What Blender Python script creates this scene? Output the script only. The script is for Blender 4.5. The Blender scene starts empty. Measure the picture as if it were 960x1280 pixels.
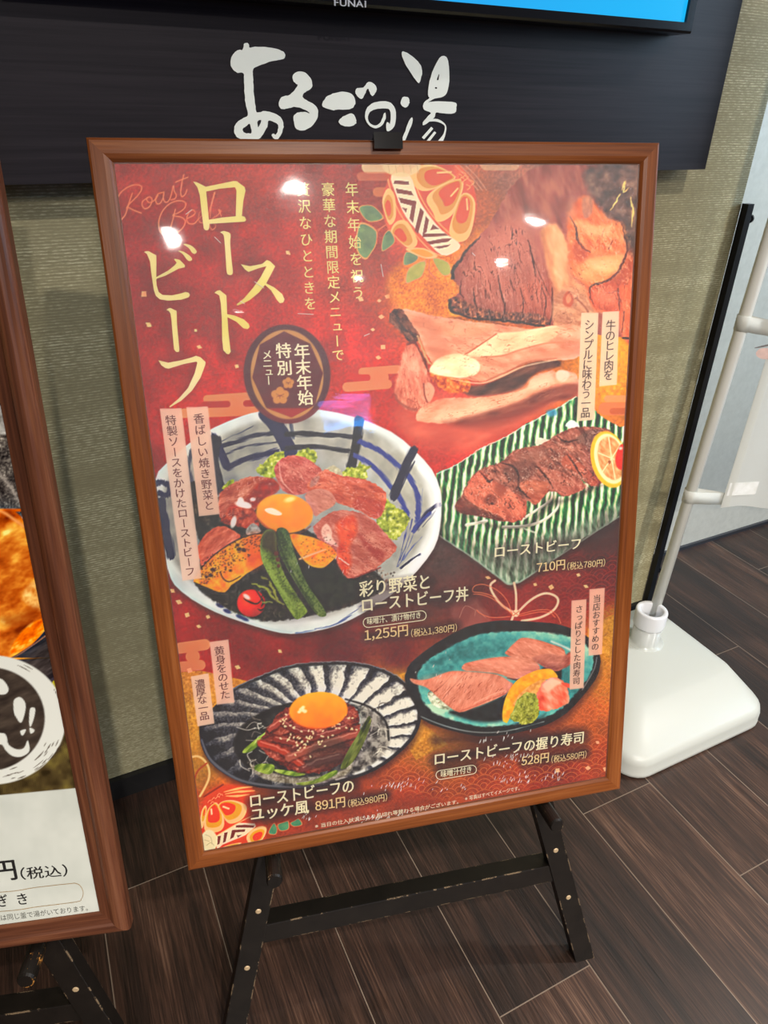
import bpy, bmesh, math
import numpy as np
from mathutils import Vector, Matrix
from mathutils.geometry import tessellate_polygon

scene = bpy.context.scene
PI = math.pi

# ------------------------------------------------------------------ camera
CAM = np.array([0.0, 0.0, 1.23])
RC = np.array([[0.8997, -0.4361, 0.0160], [0.2059, 0.4564, 0.8656], [0.3848, 0.7755, -0.5004]])   # right, up, forward
RC[2] /= np.linalg.norm(RC[2]); RC[0] -= RC[2] * (RC[0] @ RC[2]); RC[0] /= np.linalg.norm(RC[0]); RC[1] = np.cross(RC[2], RC[0]) * -1
FPX = 869.354
cd = bpy.data.cameras.new('camera')
cd.sensor_fit = 'AUTO'; cd.sensor_width = 36.0; cd.lens = FPX / 1280 * 36.0
cd.clip_start = 0.02
cam = bpy.data.objects.new('camera', cd)
scene.collection.objects.link(cam)
cam.matrix_world = Matrix(((RC[0][0], RC[1][0], -RC[2][0], CAM[0]), (RC[0][1], RC[1][1], -RC[2][1], CAM[1]),
                           (RC[0][2], RC[1][2], -RC[2][2], CAM[2]), (0, 0, 0, 1)))
scene.camera = cam

# ------------------------------------------------------------------ world, lamps, exposure
scene.view_settings.view_transform = 'Standard'
scene.view_settings.look = 'None'
scene.view_settings.gamma = 1.0
scene.view_settings.use_curve_mapping = False
scene.view_settings.exposure = 0.22
w = bpy.data.worlds.new('world'); scene.world = w; w.use_nodes = True
w.node_tree.nodes['Background'].inputs[0].default_value = (1.0, 0.96, 0.90, 1)
w.node_tree.nodes['Background'].inputs[1].default_value = 0.06
CEIL = 2.55

def downlight(x, y, watts, size=0.085, col=(1.0, 0.94, 0.86)):
    l = bpy.data.lights.new('downlight', 'AREA'); l.shape = 'DISK'; l.size = size; l.energy = watts; l.color = col
    l.spread = math.radians(150)
    o = bpy.data.objects.new('downlight', l); scene.collection.objects.link(o); o.location = (x, y, CEIL - 0.02)
    return o

for x, y, wt in [(-1.0, -2.81, 70), (-0.08, -2.25, 80), (1.33, -3.13, 58), (1.26, -3.86, 30), (1.21, -4.9, 20), (0.12, -4.07, 28), (-1.0, -4.6, 24),
                 (0.55, -0.75, 26), (2.25, 0.25, 20), (2.6, -2.0, 28)]:
    downlight(x, y, wt)

def cool_fill_light(loc, aim, sx, sy, watts, col):
    l = bpy.data.lights.new('cool_fill_light', 'AREA'); l.shape = 'RECTANGLE'; l.size = sx; l.size_y = sy; l.energy = watts; l.color = col; l.spread = math.radians(80)
    o = bpy.data.objects.new('cool_fill_light', l); scene.collection.objects.link(o); o.location = loc
    o.rotation_euler = (Vector(aim) - Vector(loc)).to_track_quat('-Z', 'Y').to_euler()
cool_fill_light((3.6, -0.5, 1.9), (1.9, 1.29, 1.2), 0.9, 1.2, 13, (0.55, 0.78, 1.0))   # unseen cool fill lamp, added to tint the pale wall and banner

# ------------------------------------------------------------------ helpers
def lin(c):
    c = np.asarray(c, float) / 255.0
    return np.where(c <= 0.04045, c / 12.92, ((c + 0.055) / 1.055) ** 2.4)

def rgba(c): return tuple(lin(c)) + (1.0,)

def ray(px, py):
    d = np.array([(px - 480) / FPX, -(py - 640) / FPX, 1.0]) @ RC
    return d / np.linalg.norm(d)

class Plane3:
    """a flat surface in the room: origin, right, up, normal towards the viewer; photo points land on it at real size"""
    def __init__(s, o, u, v):
        s.o = np.array(o, float); s.u = np.array(u, float); s.v = np.array(v, float); s.n = np.cross(s.u, s.v)
    def at(s, px, py, off=0.0):
        d = ray(px, py); p = s.o + s.n * off
        P = CAM + d * (((p - CAM) @ s.n) / (d @ s.n)) - s.o
        return np.array([P @ s.u, P @ s.v])
    def photo(s, x, y, off=0.0):
        P = s.o[:, None] + s.u[:, None] * np.ravel(x) + s.v[:, None] * np.ravel(y) + s.n[:, None] * off - CAM[:, None]
        q = RC @ P
        return 480 + FPX * q[0] / q[2], 640 - FPX * q[1] / q[2]
    def matrix(s):
        m = Matrix.Identity(4)
        for i in range(3):
            m[i][0], m[i][1], m[i][2], m[i][3] = s.u[i], s.v[i], s.n[i], s.o[i]
        return m

def link(o, parent=None, **props):
    scene.collection.objects.link(o)
    if parent is not None: o.parent = parent
    for k, v in props.items(): o[k] = v
    return o

def mesh_obj(name, verts, faces, mat, parent=None, smooth=False, **props):
    me = bpy.data.meshes.new(name); me.from_pydata([tuple(map(float, v)) for v in verts], [], faces); me.validate(); me.update()
    for m in (mat if isinstance(mat, (list, tuple)) else [mat]): me.materials.append(m)
    if smooth:
        me.polygons.foreach_set('use_smooth', [True] * len(me.polygons))
    return link(bpy.data.objects.new(name, me), parent, **props)

def bm_obj(name, bm, mat, parent=None, smooth=False, **props):
    me = bpy.data.meshes.new(name); bm.normal_update(); bm.to_mesh(me); bm.free()
    me.materials.append(mat)
    if smooth: me.polygons.foreach_set('use_smooth', [True] * len(me.polygons))
    return link(bpy.data.objects.new(name, me), parent, **props)

def empty(name, matrix=None, **props):
    o = bpy.data.objects.new(name, None); o.empty_display_size = 0.05
    scene.collection.objects.link(o)
    if matrix is not None: o.matrix_world = matrix
    for k, v in props.items(): o[k] = v
    return o

def bevel(bm, width, seg=2, angle=0.5):
    es = [e for e in bm.edges if len(e.link_faces) == 2 and e.calc_face_angle() > angle]
    bmesh.ops.bevel(bm, geom=es, offset=width, segments=seg, profile=0.6, affect='EDGES', clamp_overlap=True)

def box_bm(x0, x1, y0, y1, z0, z1, bev=0.0, seg=2):
    bm = bmesh.new()
    vs = [bm.verts.new((x, y, z)) for z in (z0, z1) for y in (y0, y1) for x in (x0, x1)]
    for f in ((0, 2, 3, 1), (4, 5, 7, 6), (0, 1, 5, 4), (2, 6, 7, 3), (0, 4, 6, 2), (1, 3, 7, 5)): bm.faces.new([vs[i] for i in f])
    if bev: bevel(bm, bev, seg)
    return bm

def loft_bm(rings, cap=True, bm=None):
    bm = bm or bmesh.new()
    R = [[bm.verts.new(tuple(map(float, p))) for p in r] for r in rings]
    n = len(R[0])
    for a, b in zip(R[:-1], R[1:]):
        for i in range(n): bm.faces.new((a[i], a[(i + 1) % n], b[(i + 1) % n], b[i]))
    if cap: bm.faces.new(R[0][::-1]); bm.faces.new(R[-1])
    return bm

def tube_bm(p0, p1, radii, n=24, bm=None):
    """radii: list of (t, r) along p0 -> p1"""
    p0 = Vector(p0); p1 = Vector(p1); d = (p1 - p0).normalized()
    a = d.orthogonal().normalized(); b = d.cross(a)
    rings = []
    for t, r in radii:
        c = p0.lerp(p1, t)
        rings.append([c + a * (r * math.cos(2 * PI * i / n)) + b * (r * math.sin(2 * PI * i / n)) for i in range(n)])
    return loft_bm(rings, bm=bm)

# ---- node helpers
class NT:
    def __init__(s, name):
        s.m = bpy.data.materials.new(name); s.m.use_nodes = True; s.t = s.m.node_tree
        s.b = s.t.nodes['Principled BSDF']; s.out = s.t.nodes['Material Output']
    def n(s, typ, inp=None, **kw):
        nd = s.t.nodes.new(typ)
        for k, v in kw.items(): setattr(nd, k, v)
        for k, v in (inp or {}).items(): s.set(nd, k, v)
        return nd
    def set(s, nd, k, v):
        sock = nd.inputs[k]
        if isinstance(v, bpy.types.NodeSocket): s.t.links.new(v, sock)
        elif isinstance(v, bpy.types.Node): s.t.links.new(v.outputs[0], sock)
        else: sock.default_value = v
    def math(s, op, a, b=0.0, c=0.0):
        nd = s.n('ShaderNodeMath', operation=op); s.set(nd, 0, a); s.set(nd, 1, b); s.set(nd, 2, c); return nd.outputs[0]
    def coord(s, scale=(1, 1, 1), kind='Object'):
        tc = s.n('ShaderNodeTexCoord'); mp = s.n('ShaderNodeMapping', {'Vector': tc.outputs[kind], 'Scale': scale}); return mp.outputs[0]
    def noise(s, vec, scale=5.0, detail=3.0, rough=0.55, dist=0.0):
        return s.n('ShaderNodeTexNoise', {'Vector': vec, 'Scale': scale, 'Detail': detail, 'Roughness': rough, 'Distortion': dist}).outputs[0]
    def ramp(s, fac, stops):
        nd = s.n('ShaderNodeValToRGB', {'Fac': fac}); el = nd.color_ramp.elements
        while len(el) < len(stops): el.new(0.5)
        for e, (p, c) in zip(el, stops): e.position = p; e.color = rgba(c)
        return nd.outputs[0]
    def mix(s, fac, a, b, blend='MIX'):
        nd = s.n('ShaderNodeMix', data_type='RGBA', blend_type=blend)
        s.set(nd, 0, fac); s.set(nd, 6, a); s.set(nd, 7, b); return nd.outputs[2]
    def bump(s, h, strength=0.2, dist=0.01):
        return s.n('ShaderNodeBump', {'Height': h, 'Strength': strength, 'Distance': dist}).outputs[0]
    def base(s, **kw):
        for k, v in kw.items(): s.set(s.b, k.replace('_', ' '), v)
        return s.m

def plain(name, c, rough=0.5, metal=0.0, spec=0.5, var=0.06):
    t = NT(name)
    f = t.noise(t.coord(), 40.0, 3.0)
    c = np.array(c, float)
    col = t.ramp(f, [(0.3, np.clip(c * (1 - var), 0, 255)), (0.7, np.clip(c * (1 + var), 0, 255))])
    return t.base(Base_Color=col, Roughness=rough, Metallic=metal, Specular_IOR_Level=spec)

def wood(name, axis, dark, mid, light, rough=0.32, fine=1.0):
    """grain runs along local x or y"""
    t = NT(name)
    sc = {'x': (2.2, 60, 60), 'y': (60, 2.2, 60)}[axis]
    sf = {'x': (9, 420 * fine, 420), 'y': (420 * fine, 9, 420)}[axis]
    a = t.noise(t.coord(sc), 1.0, 4.0, 0.6, 0.35)
    b = t.noise(t.coord(sf), 1.0, 2.0, 0.6)
    f = t.math('ADD', t.math('MULTIPLY', a, 0.68), t.math('MULTIPLY', b, 0.32))
    col = t.ramp(f, [(0.3, dark), (0.5, mid), (0.7, light)])
    return t.base(Base_Color=col, Roughness=rough, Normal=t.bump(b, 0.12, 0.001), Specular_IOR_Level=0.28)

# ------------------------------------------------------------------ setting
WALL_Y = 1.085
CORNER_X = 1.352

def wall_material():
    t = NT('woven_wallpaper')
    v = t.coord()
    sep = t.n('ShaderNodeSeparateXYZ', {'Vector': v})
    row = t.math('SINE', t.math('MULTIPLY', t.math('ADD', sep.outputs[2], t.math('MULTIPLY', t.noise(t.coord((4, 4, 60)), 1.0, 2.0), 0.004)), 2 * PI / 0.0042))
    dash = t.noise(t.coord((95, 95, 330)), 1.0, 3.0, 0.65)
    gate = t.noise(t.coord((4, 4, 26)), 1.0, 3.0)
    f = t.math('MULTIPLY', t.math('MULTIPLY_ADD', row, 0.35, 0.55), t.math('MULTIPLY_ADD', dash, 2.0, -0.5))
    f = t.math('MULTIPLY', f, t.math('MULTIPLY_ADD', gate, 1.7, 0.0))
    col = t.ramp(f, [(0.06, (150, 141, 108)), (0.32, (170, 161, 125)), (0.60, (214, 208, 172))])
    return t.base(Base_Color=col, Roughness=0.6, Normal=t.bump(f, 0.25, 0.002))

def floor_material():
    t = NT('dark_plank_floor')
    v = t.coord(); sep = t.n('ShaderNodeSeparateXYZ', {'Vector': v}); X, Y = sep.outputs[0], sep.outputs[1]
    xs = t.math('DIVIDE', t.math('SUBTRACT', X, 0.06), 0.18)
    k = t.math('FLOOR', xs); fx = t.math('SUBTRACT', xs, k)
    odd = t.math('COMPARE', k, 2.0, 0.1); odd1 = t.math('COMPARE', k, 1.0, 0.1)
    yo = t.math('ADD', t.math('DIVIDE', t.math('SUBTRACT', Y, 0.638), 0.92), t.math('MULTIPLY', t.math('SUBTRACT', k, 4.0), 0.25))
    yo = t.math('ADD', yo, t.math('ADD', t.math('MULTIPLY', odd, 0.753), t.math('MULTIPLY', odd1, 0.5)))
    yo = t.math('ADD', yo, t.math('MULTIPLY', t.math('COMPARE', k, 0.0, 0.1), 0.5))
    j = t.math('FLOOR', yo); fy = t.math('SUBTRACT', yo, j)
    wn = t.n('ShaderNodeTexWhiteNoise', {'Vector': t.n('ShaderNodeCombineXYZ', {'X': k, 'Y': j}).outputs[0]}, noise_dimensions='2D')
    rnd = wn.outputs[0]
    shift = t.n('ShaderNodeCombineXYZ', {'X': t.math('MULTIPLY', rnd, 7.0), 'Y': t.math('MULTIPLY', rnd, 31.0)}).outputs[0]
    pos = t.n('ShaderNodeVectorMath', {0: v, 1: shift}, operation='ADD').outputs[0]
    def m(sc): return t.n('ShaderNodeMapping', {'Vector': pos, 'Scale': sc}).outputs[0]
    g1 = t.noise(m((26, 2.4, 1)), 1.0, 5.0, 0.65, 0.6)
    g2 = t.noise(m((330, 7, 1)), 1.0, 3.0, 0.7)
    g3 = t.noise(m((5, 2.0, 1)), 1.0, 2.0)
    f = t.math('ADD', t.math('MULTIPLY', g1, 0.42), t.math('ADD', t.math('MULTIPLY', g2, 0.43), t.math('MULTIPLY', g3, 0.15)))
    f = t.math('ADD', f, t.math('MULTIPLY_ADD', rnd, 0.08, -0.04))
    col = t.ramp(f, [(0.34, (17, 11, 8)), (0.46, (39, 26, 20)), (0.56, (64, 43, 33)), (0.69, (114, 85, 68))])
    d = t.math('MINIMUM', t.math('MULTIPLY', t.math('MINIMUM', fx, t.math('SUBTRACT', 1.0, fx)), 0.18),
               t.math('MULTIPLY', t.math('MINIMUM', fy, t.math('SUBTRACT', 1.0, fy)), 0.92))
    seam = t.math('LESS_THAN', d, 0.0009)
    col = t.mix(seam, col, rgba((122, 106, 92)))
    h = t.math('SUBTRACT', g2, t.math('MULTIPLY', seam, 0.6))
    return t.base(Base_Color=col, Roughness=t.math('MULTIPLY_ADD', g2, 0.35, 0.22), Specular_IOR_Level=0.5, Normal=t.bump(h, 0.35, 0.0016))

def quad(name, pts, mat, **props): return mesh_obj(name, pts, [tuple(range(len(pts)))], mat, **props)

M_wall = wall_material()
M_floor = floor_material()
quad('floor', [(-4, -7, 0), (5, -7, 0), (5, 1.6, 0), (-4, 1.6, 0)], M_floor, kind='structure')
t = NT('ceiling_white')
quad('ceiling', [(-4, -7, CEIL), (-4, 1.6, CEIL), (5, 1.6, CEIL), (5, -7, CEIL)],
     t.base(Base_Color=t.ramp(t.noise(t.coord(), 30.0), [(0.3, (205, 198, 186)), (0.7, (214, 208, 196))]), Roughness=0.9), kind='structure')
bm_obj('wall_back', box_bm(-4, CORNER_X, WALL_Y, WALL_Y + 0.18, 0, CEIL), M_wall, kind='structure')
t = NT('pale_painted_wall')
M_pale = t.base(Base_Color=t.ramp(t.noise(t.coord(), 60.0), [(0.3, (186, 186, 178)), (0.7, (196, 196, 188))]), Roughness=0.45)
bm_obj('wall_right', box_bm(CORNER_X - 0.3, 5, 1.29, 1.40, 0, CEIL), M_pale, kind='structure')
bm_obj('wall_front', box_bm(-4, 5, -7.1, -7.0, 0, CEIL), plain('tan_wall', (78, 68, 58), 0.8), kind='structure')
M_black = plain('black_skirting', (16, 15, 16), 0.5)
bm_obj('baseboard_back', box_bm(-4, CORNER_X - 0.004, WALL_Y - 0.012, WALL_Y, 0, 0.052, 0.002), M_black, kind='structure')
t = NT('metal_skirting')
bm_obj('baseboard_right', box_bm(CORNER_X + 0.002, 5, 1.281, 1.29, 0, 0.012, 0.001), t.base(Base_Color=rgba((95, 95, 100)), Metallic=0.9, Roughness=0.35), kind='structure')

# ------------------------------------------------------------------ wall sign and television
def tri_fill(polys):
    """polys: list of loops (outer + holes) of 2-D points -> verts, faces"""
    loops = [[Vector((float(x), float(y), 0)) for x, y in l] for l in polys]
    tris = tessellate_polygon(loops)
    flat = [p for l in loops for p in l]
    out = []
    for a, b, c in tris:
        A, B, Cc = flat[a], flat[b], flat[c]
        out.append((a, b, c) if (B - A).cross(Cc - A).z > 0 else (a, c, b))
    return [(p.x, p.y) for p in flat], out

def smooth_loop(pts, sub=4, closed=True):
    P = np.array(pts, float); n = len(P); out = []
    rng = range(n) if closed else range(n - 1)
    for i in rng:
        p0, p1, p2, p3 = (P[(i - 1) % n], P[i], P[(i + 1) % n], P[(i + 2) % n]) if closed else (P[max(i - 1, 0)], P[i], P[i + 1], P[min(i + 2, n - 1)])
        for k in range(sub):
            s = k / sub
            out.append(0.5 * (2 * p1 + (p2 - p0) * s + (2 * p0 - 5 * p1 + 4 * p2 - p3) * s * s + (3 * p1 - p0 - 3 * p2 + p3) * s ** 3))
    if not closed: out.append(P[-1])
    return np.array(out)

class Flat:
    """collects flat shapes on one Plane3 into one mesh"""
    def __init__(s, plane, off): s.p = plane; s.off = off; s.v = []; s.f = []; s.mi = []; s.dz = 0.0
    def add(s, pts2, faces, mi=0):
        b = len(s.v)
        s.v += [(x, y, s.off + s.dz) for x, y in pts2]; s.f += [tuple(b + i for i in f) for f in faces]; s.mi += [mi] * len(faces)
        s.dz += 2e-6
    def poly(s, px, holes=(), mi=0, smooth=0, rough=0.0):
        loops = []
        for l in [px] + list(holes):
            l = smooth_loop(l, smooth) if smooth else np.array(l, float)
            if rough:
                rs = np.random.RandomState(len(l)); l = l + rs.normal(0, rough, l.shape)
            loops.append([s.p.at(x, y, s.off) for x, y in l])
        v, f = tri_fill(loops); s.add(v, f, mi)
    def stroke(s, px, widths, mi=0, smooth=5):
        P = smooth_loop(px, smooth, False); n = len(P)
        wd = np.interp(np.linspace(0, 1, n), np.linspace(0, 1, len(np.atleast_1d(widths))), np.atleast_1d(widths)) / 2
        T = np.gradient(P, axis=0); T /= np.linalg.norm(T, axis=1)[:, None] + 1e-9; N = np.stack([-T[:, 1], T[:, 0]], 1)
        L = [s.p.at(*q, s.off) for q in P + N * wd[:, None]]; Rr = [s.p.at(*q, s.off) for q in P - N * wd[:, None]]
        s.add(L + Rr, [(i, i + 1, n + i + 1, n + i) for i in range(n - 1)], mi)
    def build(s, name, mats, parent, upright=False, **props):
        if upright: s.v = [(x, -z, y) for x, y, z in s.v]
        o = mesh_obj(name, s.v, s.f, mats, parent, **props)
        o.data.polygons.foreach_set('material_index', s.mi[:len(o.data.polygons)])
        return o

PANEL_T = 0.06
PY = WALL_Y - PANEL_T
panel = Plane3((0, PY, 0), (1, 0, 0), (0, 0, 1))
p_br = panel.at(881.3, 212.3)
p_b = panel.at(60, 229)
t = NT('dark_wood_panel')
g = t.noise(t.coord((3.0, 3.0, 130)), 1.0, 4.0, 0.65, 0.2)
M_panel = t.base(Base_Color=t.ramp(g, [(0.35, (31, 27, 32)), (0.65, (43, 38, 43))]), Roughness=0.45, Specular_IOR_Level=0.22, Normal=t.bump(g, 0.1, 0.001))
sign = empty('sign_board', Matrix.Translation((0, PY, 0)), label='wide dark wooden wall sign with white brush lettering behind the posters', category='sign')
zb = (p_br[1] + p_b[1]) / 2
bm_obj('panel', box_bm(-1.3, p_br[0], 0, PANEL_T, zb, 1.95, 0.0015, 1), M_panel, sign)
lg = Flat(panel, 0.0012)
q4 = lambda pts: [(280 + x / 6.4, 40 + y / 6.4) for x, y in pts]
q5 = lambda pts: [(420 + x / 6.0, 50 + y / 6.0) for x, y in pts]
lg.poly(q4([(150, 140), (160, 95), (180, 88), (200, 100), (205, 125), (250, 118), (330, 120), (420, 135), (470, 155), (490, 185), (480, 212), (450, 222), (380, 235), (300, 262), (240, 290), (230, 330), (235, 400), (238, 500), (250, 580), (262, 640), (330, 632), (400, 650), (450, 680), (475, 730), (470, 790), (445, 840), (420, 862), (395, 850), (380, 825), (395, 812), (415, 820), (430, 790), (435, 750), (410, 725), (355, 710), (345, 760), (310, 820), (280, 855), (200, 875), (130, 855), (90, 825), (80, 780), (95, 735), (140, 695), (190, 665), (175, 590), (165, 500), (160, 400), (155, 330), (110, 325), (70, 300), (52, 255), (60, 200), (90, 160), (120, 142)]),
        [q4([(148, 780), (175, 755), (205, 735), (220, 800), (200, 812), (165, 805)]), q4([(270, 715), (298, 705), (290, 735), (272, 760)])], smooth=4, rough=0.18)
lg.poly(q4([(548, 370), (560, 335), (600, 315), (650, 325), (690, 365), (707, 415), (695, 455), (650, 480), (628, 520), (660, 545), (720, 580), (752, 625), (745, 690), (715, 740), (670, 775), (620, 788), (575, 770), (560, 720), (560, 670), (590, 645), (640, 640), (680, 650), (670, 635), (620, 610), (560, 600), (510, 612), (460, 615), (438, 585), (445, 545), (470, 515), (520, 505), (560, 470), (588, 425), (565, 405)]), smooth=4, rough=0.18)
lg.poly([(402.7, 131.4), (405, 125), (411, 119), (420.6, 116), (428, 114.7), (438.3, 116.7), (443.7, 123.3), (443.3, 131.7), (436.7, 136.7), (420, 137), (417.5, 138), (406.6, 135)], smooth=4, rough=0.18)
lg.poly(q5([(22, 605), (50, 575), (115, 550), (145, 580), (150, 625), (110, 648), (60, 645), (30, 630)]), smooth=4, rough=0.18)
lg.poly(q5([(145, 385), (160, 360), (205, 355), (235, 320), (270, 318), (303, 350), (300, 390), (275, 420), (255, 400), (240, 365), (225, 385), (215, 410), (190, 442), (155, 415)]), smooth=4, rough=0.15)
lg.poly(q5([(218, 560), (235, 505), (285, 470), (350, 458), (410, 470), (445, 520), (450, 590), (435, 650), (400, 683), (378, 675), (380, 620), (395, 620), (404, 630), (410, 580), (405, 530), (385, 515), (330, 515), (280, 525), (250, 545), (240, 590), (262, 630), (300, 640), (335, 615), (355, 560), (370, 545), (372, 590), (345, 640), (300, 662), (255, 645), (225, 605)]), smooth=3, rough=0.12)
lg.poly(q5([(492, 95), (520, 90), (590, 135), (635, 190), (647, 240), (630, 310), (610, 315), (550, 230), (510, 160)]), smooth=4, rough=0.18)
lg.poly(q5([(485, 465), (497, 432), (517, 425), (545, 435), (550, 470), (535, 500), (515, 506), (492, 490)]), smooth=4, rough=0.12)
lg.poly(q5([(570, 580), (573, 620), (540, 700), (515, 760), (485, 770), (520, 680), (545, 610)]), smooth=3, rough=0.12)
lg.poly(q5([(690, 410), (700, 310), (735, 210), (775, 135), (810, 118), (835, 140), (848, 200), (848, 310), (830, 400), (790, 430), (740, 440), (712, 455), (690, 468), (720, 462), (800, 460), (895, 470), (903, 505), (890, 548), (800, 550), (750, 545), (740, 580), (690, 620), (655, 640), (650, 620), (690, 570), (710, 545), (665, 525), (652, 495), (665, 460), (700, 435)]),
        [q5([(768, 262), (774, 262), (768, 298), (756, 298)]), q5([(742, 355), (758, 357), (756, 366), (744, 364)])], smooth=3, rough=0.15)
lg.stroke(q5([(690, 605), (760, 603), (818, 640), (815, 700), (790, 750), (755, 790)]), [2.5, 3.6, 1.8, 2.4, 5, 6])
lg.stroke(q5([(722, 658), (652, 738)]), [3.6, 3.8])
lg.stroke(q5([(745, 690), (685, 765)]), [3.0, 3.6])
lg.build('lettering', plain('sign_white', (250, 252, 243), 0.7, var=.005), sign, upright=True)

TVY = PY - 0.0465
tvp = Plane3((0, TVY, 0), (1, 0, 0), (0, 0, 1))
t_br = tvp.at(865.5, 42); s_br = tvp.at(858, 28)
TX1, TZ0 = t_br; SX1, SZ0 = s_br
tv = empty('television', Matrix.Translation((0, TVY, 0)), label='black wall television with a bright blue screen above the brush lettering', category='television')
M_tv = NT('black_gloss_plastic').base(Base_Color=rgba((14, 14, 20)), Roughness=0.18)
W_TV = 0.98
bm = bmesh.new()
o0 = [(TX1 - W_TV, TZ0), (TX1, TZ0), (TX1, TZ0 + 0.56), (TX1 - W_TV, TZ0 + 0.56)]
bd = TX1 - SX1
i0 = [(TX1 - W_TV + bd, SZ0), (SX1, SZ0), (SX1, TZ0 + 0.56 - bd), (TX1 - W_TV + bd, TZ0 + 0.56 - bd)]
def ring(p, y): return [(x, y, z) for x, z in p]
loft_bm([ring(o0, 0.045), ring(o0, 0.004), ring([(x + (0.003 if x < 0.6 else -0.003), z + (0.003 if z < TZ0 + 0.3 else -0.003)) for x, z in o0], 0.0),
         ring(i0, 0.0), ring(i0, 0.006)], cap=False, bm=bm)
bm.faces.new([bm.verts.new(p) for p in ring(o0, 0.045)])
bmesh.ops.remove_doubles(bm, verts=bm.verts, dist=1e-6); bmesh.ops.recalc_face_normals(bm, faces=bm.faces)
bm_obj('bezel', bm, M_tv, tv)
t = NT('blue_screen')
v = t.coord(); sp = t.n('ShaderNodeSeparateXYZ', {'Vector': v})
f = t.math('ADD', t.math('MULTIPLY_ADD', sp.outputs[0], 0.9, -0.1), t.math('MULTIPLY', t.noise(v, 3.0), 0.25))
col = t.ramp(f, [(0.2, (40, 150, 225)), (0.95, (20, 178, 240))])
t.base(Base_Color=(0.01, 0.01, 0.012, 1), Roughness=0.15, Emission_Color=col, Emission_Strength=0.95)
mesh_obj('screen', ring(i0, 0.005), [(0, 1, 2, 3)], t.m, tv)

# ------------------------------------------------------------------ letters
_glyph = {}
def glyph(ch, bold=0.0):
    key = (ch, bold)
    if key not in _glyph:
        cu = bpy.data.curves.new('lettering_source', 'FONT'); cu.body = ch; cu.resolution_u = 3; cu.offset = bold
        ob = bpy.data.objects.new('lettering_source', cu); scene.collection.objects.link(ob)
        dg = bpy.context.evaluated_depsgraph_get(); dg.update()
        me = bpy.data.meshes.new_from_object(ob.evaluated_get(dg))
        co = np.zeros(len(me.vertices) * 3); me.vertices.foreach_get('co', co); co = co.reshape(-1, 3)[:, :2]
        fs = [tuple(p.vertices) for p in me.polygons]
        bpy.data.objects.remove(ob); bpy.data.curves.remove(cu); bpy.data.meshes.remove(me)
        fs2 = []
        for f in fs:
            a = co[list(f)]; area = np.sum(a[:, 0] * np.roll(a[:, 1], -1) - a[:, 1] * np.roll(a[:, 0], -1))
            fs2.append(f if area > 0 else f[::-1])
        _glyph[key] = (co, fs2)
    return _glyph[key]

VERT_BAR = 'ー'
def put_glyph(fl, ch, c, ex, ey, mi, bold, fat):
    """glyph ch centred in the cell c with cell axes ex, ey (one em each)"""
    co, fs = glyph(ch, bold)
    if not len(co): return
    lo, hi = co.min(0), co.max(0)
    if ch in VERT_BAR + '()':
        mid = (lo + hi) / 2
    else:
        mid = np.array([0.5, 0.36]) if ord(ch) > 0x2000 else np.array([(lo[0] + hi[0]) / 2, 0.36])
    q = co - mid
    for dx, dy in nudge(fat):
        fl.add([c + ex * (x + dx) + ey * (y + dy) for x, y in q], fs, mi)

FULL = {c: chr(ord(c) + 0xFEE0) for c in '0123456789(),'}
def layout(s, bold):
    """letters of one line set side by side, em = 1"""
    out = []; x = 0.0
    for ch in s:
        co, fs = glyph(FULL.get(ch, ch), bold)
        if ch in FULL:
            lo, hi = co[:, 0].min(), co[:, 0].max(); gap = 0.05 if ch in '(),' else 0.045
            out.append((co - (lo - x - gap, 0), fs)); x += hi - lo + 2 * gap
        else:
            out.append((co + (x, 0), fs)); x += 1.0 if ord(ch) > 0x2000 else co[:, 0].max() + 0.08
    return out
def nudge(fat): return ((0.0, 0.0),) if not fat else ((-fat, 0.0), (fat, 0.0), (0.0, fat * 0.45), (0.0, -fat * 0.45))
def htext(fl, s, p0, p1, h, mi=0, fat=0.0, bold=0.0):
    """horizontal line: baseline from photo point p0 to p1, h = height of a full character in photo pixels"""
    A = fl.p.at(*p0, fl.off); B = fl.p.at(*p1, fl.off); U = fl.p.at(p0[0], p0[1] - h, fl.off)
    L = layout(s, bold); al = np.concatenate([c for c, _ in L]); lo, hi = al.min(0), al.max(0)
    ex = (B - A) / (hi[0] - lo[0]); d = (B - A) / np.linalg.norm(B - A); nrm = np.array([-d[1], d[0]])
    ey = nrm * (abs((U - A) @ nrm) / (hi[1] - lo[1]))
    for dx, dy in nudge(fat):
        for co, fs in L: fl.add([A + ex * (x - lo[0] + dx) + ey * (y - lo[1] + dy) for x, y in co], fs, mi)

def vtext(fl, s, p0, p1, size, mi=0, fat=0.0, bold=0.0, narrow=1.0):
    """vertical column: centre of first and last character in photo pixels, size = character width in pixels"""
    A = fl.p.at(*p0, fl.off); B = fl.p.at(*p1, fl.off); n = len(s)
    W = fl.p.at(p0[0] + size, p0[1], fl.off) - A
    em = np.linalg.norm(W) / 0.92
    d = (B - A) / np.linalg.norm(B - A); ey = -d * em; ex = np.array([-d[1], d[0]]) * em * narrow
    for i, ch in enumerate(s):
        c = A + (B - A) * (i / max(n - 1, 1))
        if ch in VERT_BAR: put_glyph(fl, ch, c, -ey, ex, mi, bold, fat)
        elif ch in 'ッュっョャ': put_glyph(fl, ch, c + ex * 0.08 - ey * -0.06, ex * 0.95, ey * 0.95, mi, bold, fat)
        else: put_glyph(fl, ch, c, ex, ey, mi, bold, fat)

fl = Flat(tvp, 0.0012)
htext(fl, 'FUNAI', (418, 7.2), (457.5, 9.4), 8.5, fat=0.02)
fl.build('logo', plain('silver_print', (190, 192, 200), 0.4), tv, upright=True, label='silver maker lettering')

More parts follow.
